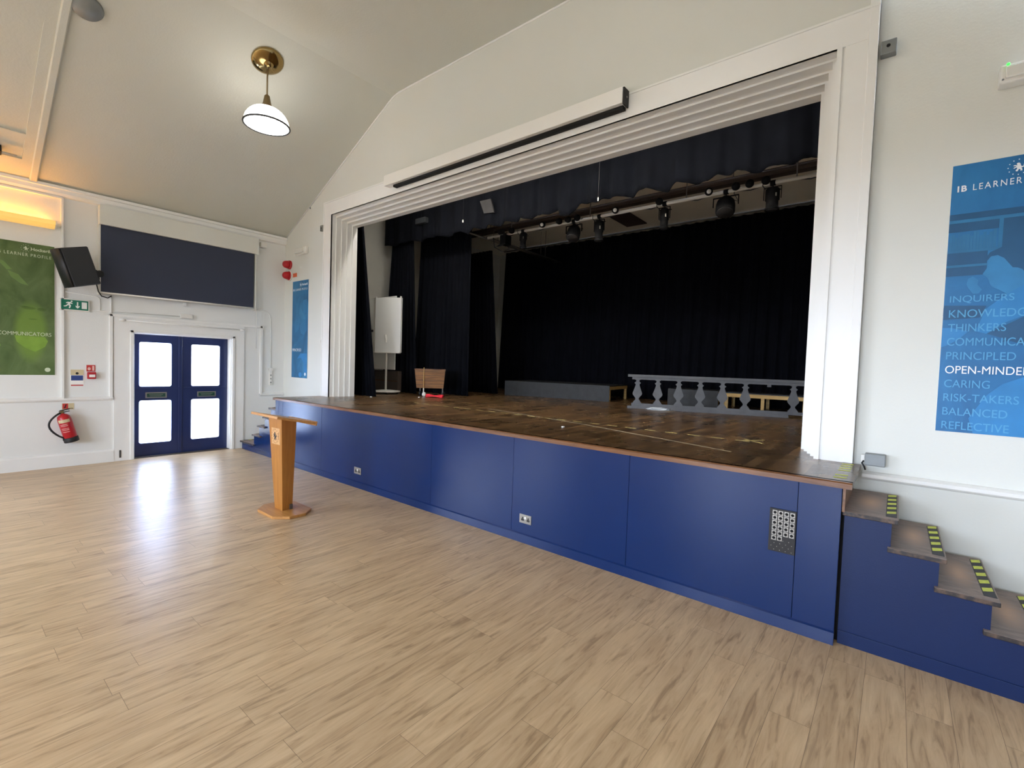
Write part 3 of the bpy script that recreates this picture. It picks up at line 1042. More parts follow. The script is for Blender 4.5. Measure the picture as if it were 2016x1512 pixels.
flat(m, [(0.44, 1.05), (0.48, 1.09), (0.56, 1.07), (0.58, 0.99), (0.52, 0.93), (0.46, 0.96)], o, FRONT, 0.0021)
m.build('faces', mat('print_soft_blue', (54, 128, 180), 0.38, spec=0.3, noise=(9, 0.08)), t)
m = MB()
flat(m, [(0.189, 1.17), (0.211, 1.214), (0.267, 1.244), (0.33, 1.272), (0.41, 1.268), (0.42, 1.13), (0.371, 1.085), (0.345, 1.10), (0.321, 1.104), (0.279, 1.169), (0.248, 1.191), (0.217, 1.186), (0.201, 1.16)], o, FRONT, 0.0027)
m.build('hair', M_bl_d, t)
m = MB()
flat(m, [(0.6, 0.98), (0.378, 0.987), (0.304, 0.934), (0.213, 0.842), (0.166, 0.691), (0.222, 0.674), (0.293, 0.741), (0.388, 0.789), (0.6, 0.80)], o, FRONT, 0.0029)
flat(m, [(0.6, 0.50), (0.409, 0.392), (0.314, 0.343), (0.243, 0.263), (0.163, 0.102), (0.19, 0.001), (0.6, 0.001)], o, FRONT, 0.0029)
flat(m, [(0.001, 0.718), (0.045, 0.717), (0.132, 0.691), (0.095, 0.645), (0.034, 0.598), (0.001, 0.583)], o, FRONT, 0.0029)
m.build('shirts_and_hands', M_bl_l, t)
oo = o + Vector((0, -0.0036, 0))
header(t, oo, FRONT, M_hi)
words(t, oo, FRONT, 'OPEN-MINDED', M_hi, M_bl_f)

# left blue poster
M_blu2 = poster_material('teal_photo_print', (40, 108, 152), (36, 86, 122), (66, 138, 184), [])
t, o = poster_panel('poster', 'tall narrow blue poster under the red beacons left of the stage', (0.347, YF, 1.335), FRONT, M_blu2)
m = MB()
flat(m, [(0.35, 1.30), (0.42, 1.45), (0.54, 1.47), (0.58, 1.35), (0.55, 1.22), (0.42, 1.20)], o, FRONT)
flat(m, [(0.08, 0.95), (0.16, 1.22), (0.24, 1.25), (0.30, 1.10), (0.26, 0.92), (0.14, 0.84)], o, FRONT)
flat(m, [(0.30, 0.98), (0.42, 1.10), (0.54, 1.08), (0.57, 0.90), (0.46, 0.80), (0.34, 0.84)], o, FRONT)
m.build('figures', M_bl_m, t)
m = MB()
flat(m, [(0.22, 0.36), (0.34, 0.46), (0.58, 0.46), (0.58, 0.12), (0.50, 0.10), (0.46, 0.28), (0.36, 0.38)], o, FRONT)
flat(m, ell(0.34, 0.06, 0.06, 0.045, 16), o, FRONT)
m.build('bright_shapes', M_bl_l, t)
oo = o + Vector((0, -0.0014, 0))
header(t, oo, FRONT, M_hi)
words(t, oo, FRONT, 'PRINCIPLED', M_hi, M_bl_f, only=True)

# green poster on the left wall
M_grn = poster_material('green_photo_print', (92, 113, 68), (70, 92, 48), (114, 134, 86),
                        [(0, 0.36, 0.60, 1, 0.17, 0.42, (118, 150, 62), 0.75), (0, 0.34, 0.93, 1, 0.075, 0.02, (74, 100, 42), 0.6),
                         (0, 0.47, 0.92, 1, 0.05, 0.02, (74, 100, 42), 0.6), (0, 0.38, 0.78, 1, 0.05, 0.012, (82, 112, 46), 0.5)])
t, o = poster_panel('poster', 'green poster with a smiling face and COMMUNICATORS, beside the loudspeaker', (0.0, 0.54, 1.344), LEFT, M_grn)
M_gr_l = mat('print_light_green', (128, 164, 66), 0.4, spec=0.3, noise=(8, 0.1))
M_gr_d = mat('print_deep_green', (78, 104, 46), 0.4, spec=0.3, noise=(8, 0.1))
M_gr_w = mat('print_pale_green_lettering', (206, 216, 188), 0.4, spec=0.3)
m = MB()
flat(m, [(0.20, 0.545), (0.50, 0.535), (0.53, 0.48), (0.50, 0.40), (0.40, 0.325), (0.30, 0.38), (0.22, 0.46)], o, LEFT)
flat(m, [(0.0, 0.50), (0.05, 0.48), (0.07, 0.40), (0.03, 0.32), (0.0, 0.30)], o, LEFT)
m.build('heart_shapes', M_gr_l, t)
m = MB()
flat(m, [(0.14, 1.42), (0.24, 1.38), (0.34, 1.24), (0.26, 1.26), (0.17, 1.34)], o, LEFT)
flat(m, [(0.04, 1.55), (0.10, 1.54), (0.18, 1.44), (0.13, 1.43)], o, LEFT)
m.build('hair_highlights', mat('print_mid_green', (112, 140, 78), 0.4, spec=0.3, noise=(8, 0.1)), t)
flat(MB(), [(0.25, 0.945), (0.30, 0.955), (0.36, 0.945), (0.31, 0.935)], o, LEFT).build('eyebrow', M_gr_d, t)
m = MB()
flat(m, [(0.42, 0.935), (0.47, 0.945), (0.52, 0.93), (0.47, 0.922)], o, LEFT)
m.build('eyebrow', M_gr_d, t)
oo = o + Vector((0.0014, 0, 0))
header(t, oo, LEFT, M_gr_w)
text_mb('COMMUNICATORS', oo + Vector((0, 0.04, 0.548)), LEFT, 0.05, 0.525).build('bright_word', M_gr_w, t)

# ================================================================== PROSCENIUM ARCH
XL, XR, ZT = 1.695, 8.938, 4.202       # front corners of the stepped reveal
arch_m = MB()
bm2 = bmesh.new()
rows = []
for i in range(5):                    # five soffits stepped back, four lips between them
    for y_k in (i, i + 1):
        yl, yr = 4.405 + 0.094 * y_k, 4.405 + 0.122 * y_k
        xl, xr, zl, zr = XL + 0.019 * i, XR - 0.038 * i, ZT - 0.031 * i, ZT - 0.0165 * i
        rows.append([bm2.verts.new(p) for p in ((xl, yl, SH), (xl, yl, zl), (xr, yr, zr), (xr, yr, SH))])
for A, B in zip(rows, rows[1:]):
    for j in range(3):
        bm2.faces.new([A[j], A[j + 1], B[j + 1], B[j]])
arch_m._merge(bm2)
# flat casing, bead and cap
arch_m.box(1.455, XL, 4.405, 4.43, SH, ZT)
arch_m.box(1.455, 9.19, 4.405, 4.43, ZT, 4.42)
arch_m.box(XR, 8.972, 4.400, 4.43, SH, 4.228)
arch_m.box(8.972, 8.99, 4.418, 4.43, SH, 4.228)
arch_m.box(8.99, 9.145, 4.408, 4.43, SH, ZT)
arch_m.box(9.13, 9.19, 4.400, 4.43, SH, 4.75, 0.004)
arch_m.box(1.455, 9.19, 4.393, 4.43, 4.42, 4.437)
arch_m.box(1.45, 1.475, 4.398, 4.43, SH, 4.42, 0.004)
arch_m.box(9.12, 9.19, 4.43, 4.47, SH, 4.74)
o = arch_m.build('trim_7', M_trim)
struct(o, 'white stepped proscenium moulding round the stage opening', 'proscenium moulding')

# ================================================================== STAGE
t = thing('stage', 'raised stage with a dark board floor and blue panelled front', 'stage', (5.3, 3.6, 0))
dk = MB()
out = [(1.45, 3.60), (9.24, 3.60), (9.24, 4.41), (8.938, 4.41), (8.938, 4.925), (10.18, 4.925), (10.18, 10.58), (0.22, 10.58), (0.22, 4.925), (1.662, 4.925), (1.662, 4.41), (1.45, 4.41)]
dk.prism(out, (0, 0, SH - 0.04), (1, 0, 0), (0, 1, 0), (0, 0, 1), 0.04)
dk.build('deck', M_deck, t)
eg = MB().prism([(3.57, SH - 0.04), (3.57, SH - 0.008), (3.58, SH), (3.625, SH), (3.625, SH - 0.04)], (1.45, 0, 0), (0, 1, 0), (0, 0, 1), (1, 0, 0), 7.79)
eg.build('deck_edge', M_edge, t)
joints = [1.592, 1.734, 2.944, 5.346, 6.544, 7.76, 8.953, 9.19]
lo = 1.475
for j in joints:
    MB().box(lo + 0.0015, j - 0.0015, 3.605, 3.625, 0.0, SH - 0.045, 0.0012).build('front_panel', M_blue, t)
    lo = j
MB().box(1.475, 9.19, 3.626, 3.64, 0.0, SH - 0.045).box(9.17, 9.30, 3.68, 3.70, 0.0, 0.85).build('backing', M_dark, t)  # second sheet is added in the step gap to block light and darken it
kb = MB().prism([(3.585, 0), (3.605, 0), (3.605, 0.085), (3.592, 0.076)], (1.6, 0, 0), (0, 1, 0), (0, 0, 1), (1, 0, 0), 9.19 - 1.6)
kb.build('kick_board', M_blue, t)
MB().box(9.192, 9.206, 3.615, 3.65, 0.85, SH - 0.045).box(9.192, 9.206, 3.66, 4.40, 0.86, SH - 0.045).build('timber_end', M_edge, t)
# worn tape lines on the boards
m = MB()
ln = [(4.70, 5.26), (5.69, 5.02), (6.54, 4.82), (7.36, 4.54), (7.68, 4.44), (8.38, 4.20)]
for (xa, ya), (xb, yb) in zip(ln, ln[1:]):
    d = Vector((xb - xa, yb - ya, 0)).normalized()
    nn = Vector((-d.y, d.x, 0)) * 0.012
    m.quad(*[Vector((x, y, SH + 0.0008)) + s * nn for x, y, s in ((xa, ya, -1), (xb, yb, -1), (xb, yb, 1), (xa, ya, 1))])
m.build('tape_line', M_tapew, t)
m = MB()
for i in range(22):
    x = 3.35 + i * 0.232
    if x + 0.12 > 8.35:
        break
    yv = 4.97 + 0.008 * math.sin(i)
    MB().quad(*[(a, b_, SH + 0.0008) for a, b_ in ((x, yv - 0.017), (x + 0.125, yv - 0.017), (x + 0.125, yv + 0.017), (x, yv + 0.017))]).build('tape_dash', M_tapey, t)
for a, (dx, dy) in (((8.29, 4.99), (0.14, 0.22)), ((8.27, 5.12), (0.2, -0.18))):
    d = Vector((dx, dy, 0)); nn = Vector((-d.y, d.x, 0)).normalized() * 0.014; p = Vector((a[0], a[1], SH + 0.001))
    m.quad(p - nn, p + d - nn, p + d + nn, p + nn)
m.build('tape_cross', M_tapey, t)
m = MB()
random.seed(11)
for q in range(7):
    yv = 3.70 + q * 0.10
    if random.random() < 0.75:
        MB().prism([(9.13, yv), (9.20, yv + 0.02), (9.20, yv + 0.055), (9.13, yv + 0.035)], (0, 0, SH + 0.0008), (1, 0, 0), (0, 1, 0), (0, 0, 1), 0.0005).build('edge_tape', M_taphz, t)


# sockets and floor box on the apron
def socket(label, x0, x1, z0, z1):
    t = thing('wall_socket', label, 'socket', (x0, 3.605, z0), 'sockets on the stage front')
    MB().box(x0, x1, 3.597, 3.605, z0, z1, 0.0015).build('faceplate', M_steel, t)
    w_, h_ = x1 - x0, z1 - z0
    for k in (0.28, 0.76):
        cx = x0 + w_ * k
        m = MB().box(cx - w_ * 0.05, cx + w_ * 0.05, 3.5955, 3.5975, z0 + h_ * 0.5, z0 + h_ * 0.72).box(cx - w_ * 0.12, cx + w_ * 0.12, 3.5955, 3.5975, z0 + h_ * 0.28, z0 + h_ * 0.5)
        m.build('outlet', M_blackp, t)
    m = MB().box(x0 + w_ * 0.44, x0 + w_ * 0.56, 3.594, 3.5975, z0 + h_ * 0.50, z0 + h_ * 0.78, 0.001)
    m.build('rocker', M_white, t)


socket('steel double socket low on the blue stage front, behind the lectern', 3.81, 3.968, 0.182, 0.270)
socket('steel double socket low in the middle of the blue stage front', 6.648, 6.788, 0.187, 0.271)
t = thing('connector_panel', 'black patch panel with rows of round sockets on the blue stage front', 'connector panel', (8.875, 3.605, 0.5))
MB().box(8.794, 8.952, 3.598, 3.606, 0.505, 0.797, 0.002).build('backplate', M_blackp, t)
for r_ in range(6):
    for c_ in range(4):
        if r_ == 5 and c_ > 1:
            continue
        x, z = 8.826 + c_ * 0.0345, 0.770 - r_ * 0.0345
        p = MB().box(x - 0.0145, x + 0.0145, 3.595, 3.598, z - 0.0155, z + 0.0155, 0.001).build('connector', M_steel, t)
        MB().lathe([(0, 0), (0.0095, 0), (0.0095, 0.0015), (0, 0.0015)], (x, 3.595, z), (0, -1, 0), 12).build('connector_hole', M_dark, p)
m = MB()
for r_ in range(4):
    for c_ in range(8):
        if (r_ + c_) % 2 == 0:
            x, z = 8.812 + c_ * 0.0172, 0.585 - r_ * 0.022
            m.lathe([(0, 0), (0.0025, 0), (0.0025, 0.001), (0, 0.001)], (x, 3.598, z), (0, -1, 0), 8)
o = m.build('spare_screws', M_steel, t)


# ---- steps at both ends
def steps(label, tops, tread_x, yfront, side_mat, far_x):
    """tops: tread heights from the stage down; tread_x: (x0, x1) of each tread"""
    t = thing('stage_steps', label, 'steps', (tread_x[2][0], 4.0, 0), 'steps up to the stage')
    right = tread_x[-1][0] > tread_x[0][0]
    s = 1 if right else -1
    x_in = 9.205 if right else 1.46
    pts = [(x_in, 0.0)]
    riser = [(b if right else a) - s * 0.03 for a, b in tread_x]
    pts.append((riser[-1], 0.0))
    for i in range(len(tops) - 1, -1, -1):
        pts.append((riser[i], tops[i] - 0.028))
        if i:
            pts.append((riser[i - 1], tops[i] - 0.028))
    pts.append((x_in, tops[0] - 0.028))
    MB().prism(pts, (0, yfront, 0), (1, 0, 0), (0, 0, 1), (0, 1, 0), 0.02).build('side_panel', side_mat, t)
    for i, (a, b_) in enumerate(tread_x):
        rx = riser[i]
        z0 = tops[i + 1] if i + 1 < len(tops) else 0.0
        MB().box(min(rx, rx - s * 0.018), max(rx, rx - s * 0.018), yfront + 0.02, 4.40, z0, tops[i] - 0.028).build('riser', side_mat, t)
        MB().box(a, b_, yfront - 0.03, 4.415, tops[i] - 0.028, tops[i], 0.004).build('tread', M_tread, t)
        # hazard strip on the nosing
        e0, e1 = ((b_ - 0.062, b_ - 0.008) if right else (a + 0.008, a + 0.062))
        strip = MB().box(e0, e1, yfront + 0.03, 4.36, tops[i], tops[i] + 0.0015).build('grip_tape', M_tapeb, t)
        m = MB()
        yq = yfront + 0.10
        for k in range(5):
            m.prism([(e0 + 0.004, yq), (e1 - 0.004, yq + 0.035), (e1 - 0.004, yq + 0.095), (e0 + 0.004, yq + 0.06)], (0, 0, tops[i] + 0.0015), (1, 0, 0), (0, 1, 0), (0, 0, 1), 0.0006)
            yq += 0.135
        m.build('hazard_stripes', M_taphz, strip)
    k0, k1 = sorted((x_in, riser[-1] - s * 0.02))
    MB().box(k0, k1, yfront - 0.008, yfront, 0.0, 0.085, 0.002).build('kick_board', side_mat, t)
    return t


steps('dark wooden steps with blue sides at the near end of the stage', [0.856, 0.683, 0.512, 0.34, 0.17],
      [(9.195, 9.470), (9.425, 9.692), (9.645, 9.915), (9.855, 10.14), (10.08, 10.38)], 3.652, M_bluedark, 10.4)
steps('dark wooden steps with blue sides at the door end of the stage', [0.852, 0.675, 0.505, 0.325, 0.15],
      [(1.19, 1.475), (0.965, 1.25), (0.75, 1.05), (0.545, 0.875), (0.04, 0.62)], 3.645, M_blue, 0.1)

# ================================================================== LECTERN
t = thing('lectern', 'honey oak lectern on the floor in front of the stage', 'lectern', (4.21, 2.47, 0))
pl = [(4.04, 2.262), (4.40, 2.262), (4.525, 2.385), (4.525, 2.56), (4.40, 2.69), (4.03, 2.69), (3.905, 2.56), (3.905, 2.385)]
MB().prism(pl, (0, 0, 0.0), (1, 0, 0), (0, 1, 0), (0, 0, 1), 0.03, bevel=0.003).build('base_plate', M_oakx, t)
bm2 = bmesh.new()
lo = [bm2.verts.new(p) for p in ((4.105, 2.42, 0.03), (4.285, 2.42, 0.03), (4.27, 2.535, 0.03), (4.12, 2.535, 0.03))]
hi = [bm2.verts.new(p) for p in ((4.0, 2.385, 1.055), (4.31, 2.385, 1.055), (4.30, 2.555, 1.005), (4.01, 2.555, 1.005))]
bm2.faces.new(lo[::-1]); bm2.faces.new(hi)
for i in range(4):
    bm2.faces.new([lo[i], lo[(i + 1) % 4], hi[(i + 1) % 4], hi[i]])
bmesh.ops.recalc_face_normals(bm2, faces=bm2.faces)
m = MB(); m._merge(bm2)
m.build('column', M_oak, t)
# sloping reading board: high edge to the hall
up = Vector((0, 0.41, -0.085)).normalized()
nb = Vector((1, 0, 0)).cross(up)
m = MB().prism(rect(-0.31, 0.31, 0, 0.42), (4.265, 2.215, 1.078), (1, 0, 0), up, nb, 0.026, bevel=0.003)
m.build('reading_board', M_oakx, t)
m = MB().prism(rect(-0.31, 0.31, 0.421, 0.436), (4.265, 2.215, 1.066), (1, 0, 0), up, nb, 0.046, bevel=0.002)
m.build('book_ledge', M_oak, t)
# printed emblem sheet on the front of the column
fo = Vector((4.155, 2.393, 0.84))
n_c = Vector((0, -1.025, -0.035)).normalized()
fr = (Vector((1, 0, 0)), Vector((0, -0.034, 1)).normalized(), n_c)
m = flat(MB(), rect(-0.085, 0.105, -0.09, 0.09), fo, fr, 0.001)
m.build('emblem_sheet', mat('varnished_paper', (196, 150, 96), 0.5, noise=(40, 0.18)), t)
m = emblem(MB(), fo + n_c * 0.0016 + Vector((-0.005, 0, 0.0)), fr, 0.09, ring=False)
m.build('emblem', M_blackp, t)
m = MB()
for i in range(14):
    q = 2 * PI * i / 14
    flat(m, ell(-0.005 + 0.072 * math.cos(q), 0.075 * math.sin(q), 0.005, 0.006, 6), fo + n_c * 0.0016, fr)
flat(m, rect(0.078, 0.086, -0.03, 0.05), fo + n_c * 0.0016, fr)
m.build('emblem_ring', mat('faded_brown_print', (128, 84, 44), 0.5), t)
MB().box(4.272, 4.292, 2.50, 2.53, 0.03, 0.085).build('column_bracket', M_beam, t)

# ================================================================== SCREEN CASE over the arch
t = thing('projection_screen_case', 'long white projection screen case fixed over the stage opening', 'screen case', (5.3, 4.35, 4.28))
MB().box(3.37, 7.205, 4.285, 4.395, 4.30, 4.455, 0.006).build('housing', M_case, t)
MB().box(7.205, 7.222, 4.29, 4.395, 4.285, 4.45, 0.004).build('end_cap', M_blackp, t)['label'] = 'black end cap'
MB().box(3.352, 3.37, 4.288, 4.395, 4.305, 4.45, 0.004).build('end_cap', M_case, t)
MB().box(3.52, 7.19, 4.335, 4.40, 4.268, 4.302, 0.003).build('roller_slot_shade', M_dark, t)  # roller slot, with the shadow under the case put in as dark colour
MB().lathe([(0, 0), (0.012, 0), (0.010, 0.006), (0, 0.006)], (7.222, 4.345, 4.37), (1, 0, 0), 10).build('end_screw', M_steel, t)

# ================================================================== SMALL FITTINGS on the front wall
t = thing('metal_control_box', 'small grey metal box high on the wall right of the stage opening', 'control box', (9.255, 4.44, 4.06))
MB().box(9.205, 9.297, 4.40, 4.47, 4.05, 4.148, 0.006).build('body', M_grey, t)
MB().lathe([(0, 0), (0.012, 0), (0.012, 0.003), (0, 0.003)], (9.25, 4.40, 4.105), (0, -1, 0), 14).build('hole', M_dark, t)
t = thing('metal_control_box', 'grey metal junction box low on the wall at the edge of the stage', 'control box', (9.31, 4.43, 1.07))
MB().box(9.262, 9.385, 4.40, 4.47, 1.045, 1.135, 0.006).build('body', M_grey, t)
MB().box(9.238, 9.262, 4.42, 4.46, 1.06, 1.12, 0.004).build('gland', M_plastic, t)
o = MB().tube([(9.255, 4.42, 1.075), (9.247, 4.405, 1.06), (9.262, 4.40, 1.035), (9.268, 4.42, 1.01)], 0.006, 6).build('frayed_cable', M_rubber)
tag(o, 'short black frayed cable under the grey junction box by the stage', 'cable')
t = thing('metal_control_box', 'tiny grey box on the wall just left of the stage moulding', 'control box', (1.40, 4.40, 3.96))
MB().box(1.365, 1.45, 4.385, YF, 3.96, 4.06, 0.005).build('body', M_grey, t)
MB().lathe([(0, 0), (0.012, 0), (0.012, 0.003), (0, 0.003)], (1.41, 4.385, 4.01), (0, -1, 0), 12).build('hole', M_dark, t)
t = thing('bell_push', 'small white push button on the wall left of the stage moulding', 'button', (1.40, 4.41, 2.0))
MB().box(1.385, 1.425, 4.405, YF, 1.98, 2.05, 0.004).build('plate', M_plastic, t)
MB().lathe([(0, 0), (0.01, 0), (0.008, 0.01), (0, 0.012)], (1.405, 4.405, 2.015), (0, -1, 0), 12).build('button', M_white, t)

t = thing('emergency_light', 'white bulkhead emergency light with a green indicator by the blue poster', 'emergency light', (10.0, 4.43, 3.61))
MB().box(9.835, 10.20, 4.37, 4.47, 3.615, 3.735, 0.012).build('body', M_plastic, t)
MB().box(9.86, 10.18, 4.352, 4.372, 3.64, 3.715, 0.008).build('diffuser', M_lens, t)
MB().lathe([(0, 0), (0.010, 0), (0.008, 0.006), (0, 0.009)], (9.868, 4.352, 3.722), (0, -1, 0.3), 12).build('indicator', M_led, t)
MB().lathe([(0, 0), (0.006, 0), (0.006, 0.002), (0, 0.002)], (9.85, 4.37, 3.64), (0, -1, 0), 8).build('screw', M_grey, t)
t = thing('emergency_light', 'white bulkhead emergency light above the red beacons', 'emergency light', (0.7, 4.40, 3.62))
MB().box(0.50, 0.90, 4.36, YF, 3.635, 3.765, 0.012).build('body', M_plastic, t)
MB().box(0.53, 0.84, 4.338, 4.362, 3.655, 3.75, 0.008).build('diffuser', M_lens, t)
MB().box(0.85, 0.885, 4.345, 4.362, 3.66, 3.745, 0.004).build('battery_cap', M_white, t)


def beacon(label, x, z, first):
    t = local_thing('alarm_beacon', label, 'alarm beacon', (x, YF, z), 'red alarm beacons')
    MB().lathe([(0, 0), (0.085, 0), (0.085, 0.03), (0.06, 0.035), (0, 0.035)], axis=(0, -1, 0), seg=20).build('base', M_red, t)
    MB().lathe([(0.07, 0.03), (0.075, 0.06), (0.062, 0.11), (0.04, 0.135), (0, 0.145)], axis=(0, -1, 0), seg=20).build('dome', M_red, t)
    return t


beacon('upper red domed alarm beacon in the corner left of the stage', 0.20, 3.50, True)
beacon('lower red alarm beacon with a white collar, next to the orange tag', 0.20, 3.29, False)
ch = MB().lathe([(0.086, 0.0), (0.1, 0.0), (0.1, 0.02), (0.086, 0.02)], (0.20, YF, 3.29), (0, -1, 0), 20)
ch.build('collar', M_plastic, [q for q in S.objects if q.name.startswith('alarm_beacon')][-1], origin=(0.20, YF, 3.29))
o = MB().box(0.33, 0.475, YF - 0.006, YF, 3.25, 3.322).build('warning_tag', M_orange)
tag(o, 'small orange tag right of the lower red beacon', 'tag')
o = MB().lathe([(0, 0), (0.012, 0), (0.01, 0.02), (0, 0.022)], (0.95, YF, 4.45), (0, -1, 0), 10).build('wall_hook', M_grey)
tag(o, 'tiny grey hook high on the wall left of the stage opening', 'hook')

# ================================================================== PENDANT LAMPS
def pendant(label, x, y, zc, inner_sign=1):
    """zc height of the rose on the sloping ceiling"""
    t = local_thing('pendant_lamp', label, 'pendant lamp', (x, y, zc), 'pendant lamps of the hall')
    ax = Vector((inner_sign * nr.x, 0, nr.z))
    MB().lathe([(0, 0), (0.185, 0.0), (0.19, 0.012), (0.175, 0.03), (0.12, 0.055), (0.06, 0.07), (0.045, 0.075), (0.03, 0.10), (0, 0.10)], (0, 0, 0), ax, 36).build('ceiling_rose', M_brass, t)
    q = ax * 0.08
    MB().tube([(q.x, 0, q.z), (0.0, 0, -0.2), (0, 0, -0.47)], 0.010, 10).build('rod', M_brassd, t)
    MB().lathe([(0.0, -0.43), (0.018, -0.43), (0.032, -0.445), (0.036, -0.47), (0.05, -0.54), (0.075, -0.59), (0.105, -0.612), (0, -0.612)], seg=28).build('gallery', M_brassd, t)
    dome = []
    for i in range(13):
        a = PI / 2 * i / 12
        dome.append((0.09 + 0.175 * math.sin(a), -0.605 - 0.205 * (1 - math.cos(a)) ** 0.9))
    sh = MB().lathe(dome + [(0.262, -0.812)], seg=40)
    sh.build('shade', M_shade, t)
    MB().lathe([(0, -0.814), (0.258, -0.814), (0.23, -0.822), (0.0, -0.826)], seg=40).build('diffuser', M_bowl, t)
    ring = [(0.268 * math.cos(2 * PI * i / 40), 0.268 * math.sin(2 * PI * i / 40), -0.812) for i in range(40)]
    MB().tube(ring, 0.012, 8, closed=True).build('shade_rim', M_rim, t)
    return t


lamp = pendant('white glass dome pendant hanging from a brass rose over the lectern', 2.985, 2.76, 5.484)
lamp2 = pendant('white glass dome pendant hanging over the near end of the stage front', XW - 2.985, 2.76, 5.484, -1)
dup(lamp, (2.985, -2.2, 5.484), label='white glass dome pendant in the middle of the hall, window side')
dup(lamp2, (XW - 2.985, -2.2, 5.484), label='white glass dome pendant in the middle of the hall, far side')
dup(lamp, (2.985, -6.6, 5.484), label='white glass dome pendant at the back of the hall, window side')
dup(lamp2, (XW - 2.985, -6.6, 5.484), label='white glass dome pendant at the back of the hall, far side')

# round ceiling disc and bracket at the left edge
p = o_s + sl * 2.93 + Vector((0, 1.08, 0))
o = MB().lathe([(0, 0), (0.135, 0), (0.135, 0.02), (0.12, 0.045), (0, 0.05)], p, nr, 28).build('ceiling_detector', M_grey)
tag(o, 'round grey detector disc on the sloping ceiling beside the rib', 'detector')
t = thing('ceiling_bracket', 'pale metal bar on a dark mount on the sloping ceiling at the picture edge', 'bracket', tuple(o_s + sl * 0.5 + Vector((0, 0.6, 0))))
p = o_s + sl * 0.52 + nr * 0.08
MB().tube([p + Vector((0, 0.1, 0)), p + Vector((0, 0.735, 0))], 0.016, 10).build('bar', M_pipe, t)
MB().box(-0.04, 0.04, 0.45, 0.6, -0.02, 0.10, 0.005, mtx=Matrix.Translation(o_s + sl * 0.52) @ Matrix(((sl.x, 0, nr.x, 0), (0, 1, 0, 0), (sl.z, 0, nr.z, 0), (0, 0, 0, 1)))).build('mount', M_blackp, t)

# ================================================================== STAGE INTERIOR
ZS = 4.9
struct(MB().box(0.0, 0.2, 4.875, 10.8, 0.9, ZS).build('wall_stage_left', M_stwall))
struct(MB().box(10.2, 10.4, 4.875, 10.8, 0.9, ZS).build('wall_stage_right', M_stwall))
struct(MB().box(0.2, 10.2, 10.6, 10.8, 0.9, ZS).build('wall_stage_back', M_stwall))
struct(MB().box(0.0, 10.4, 4.875, 10.8, ZS, ZS + 0.1).build('ceiling_stage', M_stceil))
struct(MB().holed(rect(0.0, 10.64, 0.9, ZS + 0.1), [rect(1.62, 8.98, 1.0, 4.25)], (0, 4.868, 0), (1, 0, 0), (0, 0, 1), (0, 1, 0), 0.05).build('wall_stage_front', M_stwall))
o = struct(MB().box(0.2, 10.2, 8.30, 8.46, ZS - 0.10, ZS).build('trim_8', M_beam))
o = MB().prism(rect(4.56, 5.03, 8.95, 9.88), (0, 0, ZS - 0.02), (1, 0, 0), (0, 1, 0), (0, 0, 1), 0.02, bevel=0.003).build('ceiling_hatch', M_rust)
tag(o, 'brown square hatch in the stage ceiling between the lanterns', 'hatch')
o = MB().tube([(1.9, 7.5, 4.555), (10.19, 7.5, 4.555)], 0.02, 14).build('hanging_rail', M_beam)
tag(o, 'long dark rail under the stage ceiling just behind the border cloth', 'rail')
for x in (2.6, 5.0, 7.4, 9.6):
    MB().tube([(x, 7.5, 4.555), (x, 7.5, ZS)], 0.008, 6).build('rail_hanger', M_pipeg, o)


def curtain(name, label, xt, xb, y, z1, z0, pleat, amp, mtl, group=None, cat='curtain', y2=None, bottom=None, seedv=1, cols=None):
    """hanging cloth: xt=(x0,x1) at the top, xb at the bottom"""
    rnd = random.Random(seedv)
    y2 = y if y2 is None else y2
    wdt = max(abs(xt[1] - xt[0]), abs(xb[1] - xb[0]))
    n = cols or max(24, int(wdt / pleat * 8))
    ph = rnd.random() * 6
    bm2 = bmesh.new()
    rows = 9
    grid = [[], []]
    for side in (0, 1):
        for j in range(rows + 1):
            f = j / rows
            row = []
            for i in range(n + 1):
                q = i / n
                zb = z0 if bottom is None else bottom(q)
                z = z1 + (zb - z1) * f
                x = (xt[0] + (xt[1] - xt[0]) * q) * (1 - f) + (xb[0] + (xb[1] - xb[0]) * q) * f
                s = q * wdt / pleat * 2 * PI
                off = amp * (0.5 + 0.5 * f) * (math.sin(s + ph + 0.6 * math.sin(s * 0.31)) + 0.35 * math.sin(2.3 * s + 1.7 + ph))
                row.append(bm2.verts.new((x, y + (y2 - y) * q + off + (0.012 if side else 0), z)))
            grid[side].append(row)
    for side in (0, 1):
        g = grid[side]
        for j in range(rows):
            for i in range(n):
                f = bm2.faces.new([g[j][i], g[j][i + 1], g[j + 1][i + 1], g[j + 1][i]])
                f.smooth = True
    a, b_ = grid
    for i in range(n):
        bm2.faces.new([a[0][i], a[0][i + 1], b_[0][i + 1], b_[0][i]])
        bm2.faces.new([a[rows][i], a[rows][i + 1], b_[rows][i + 1], b_[rows][i]])
    for j in range(rows):
        for i in (0, n):
            bm2.faces.new([a[j][i], a[j + 1][i], b_[j + 1][i], b_[j][i]])
    bmesh.ops.recalc_face_normals(bm2, faces=bm2.faces)
    m = MB(); m._merge(bm2)
    org = ((xb[0] + xb[1]) / 2, (y + y2) / 2, z0)
    o = m.build(name, mtl, origin=org)
    return tag(o, label, cat, group)


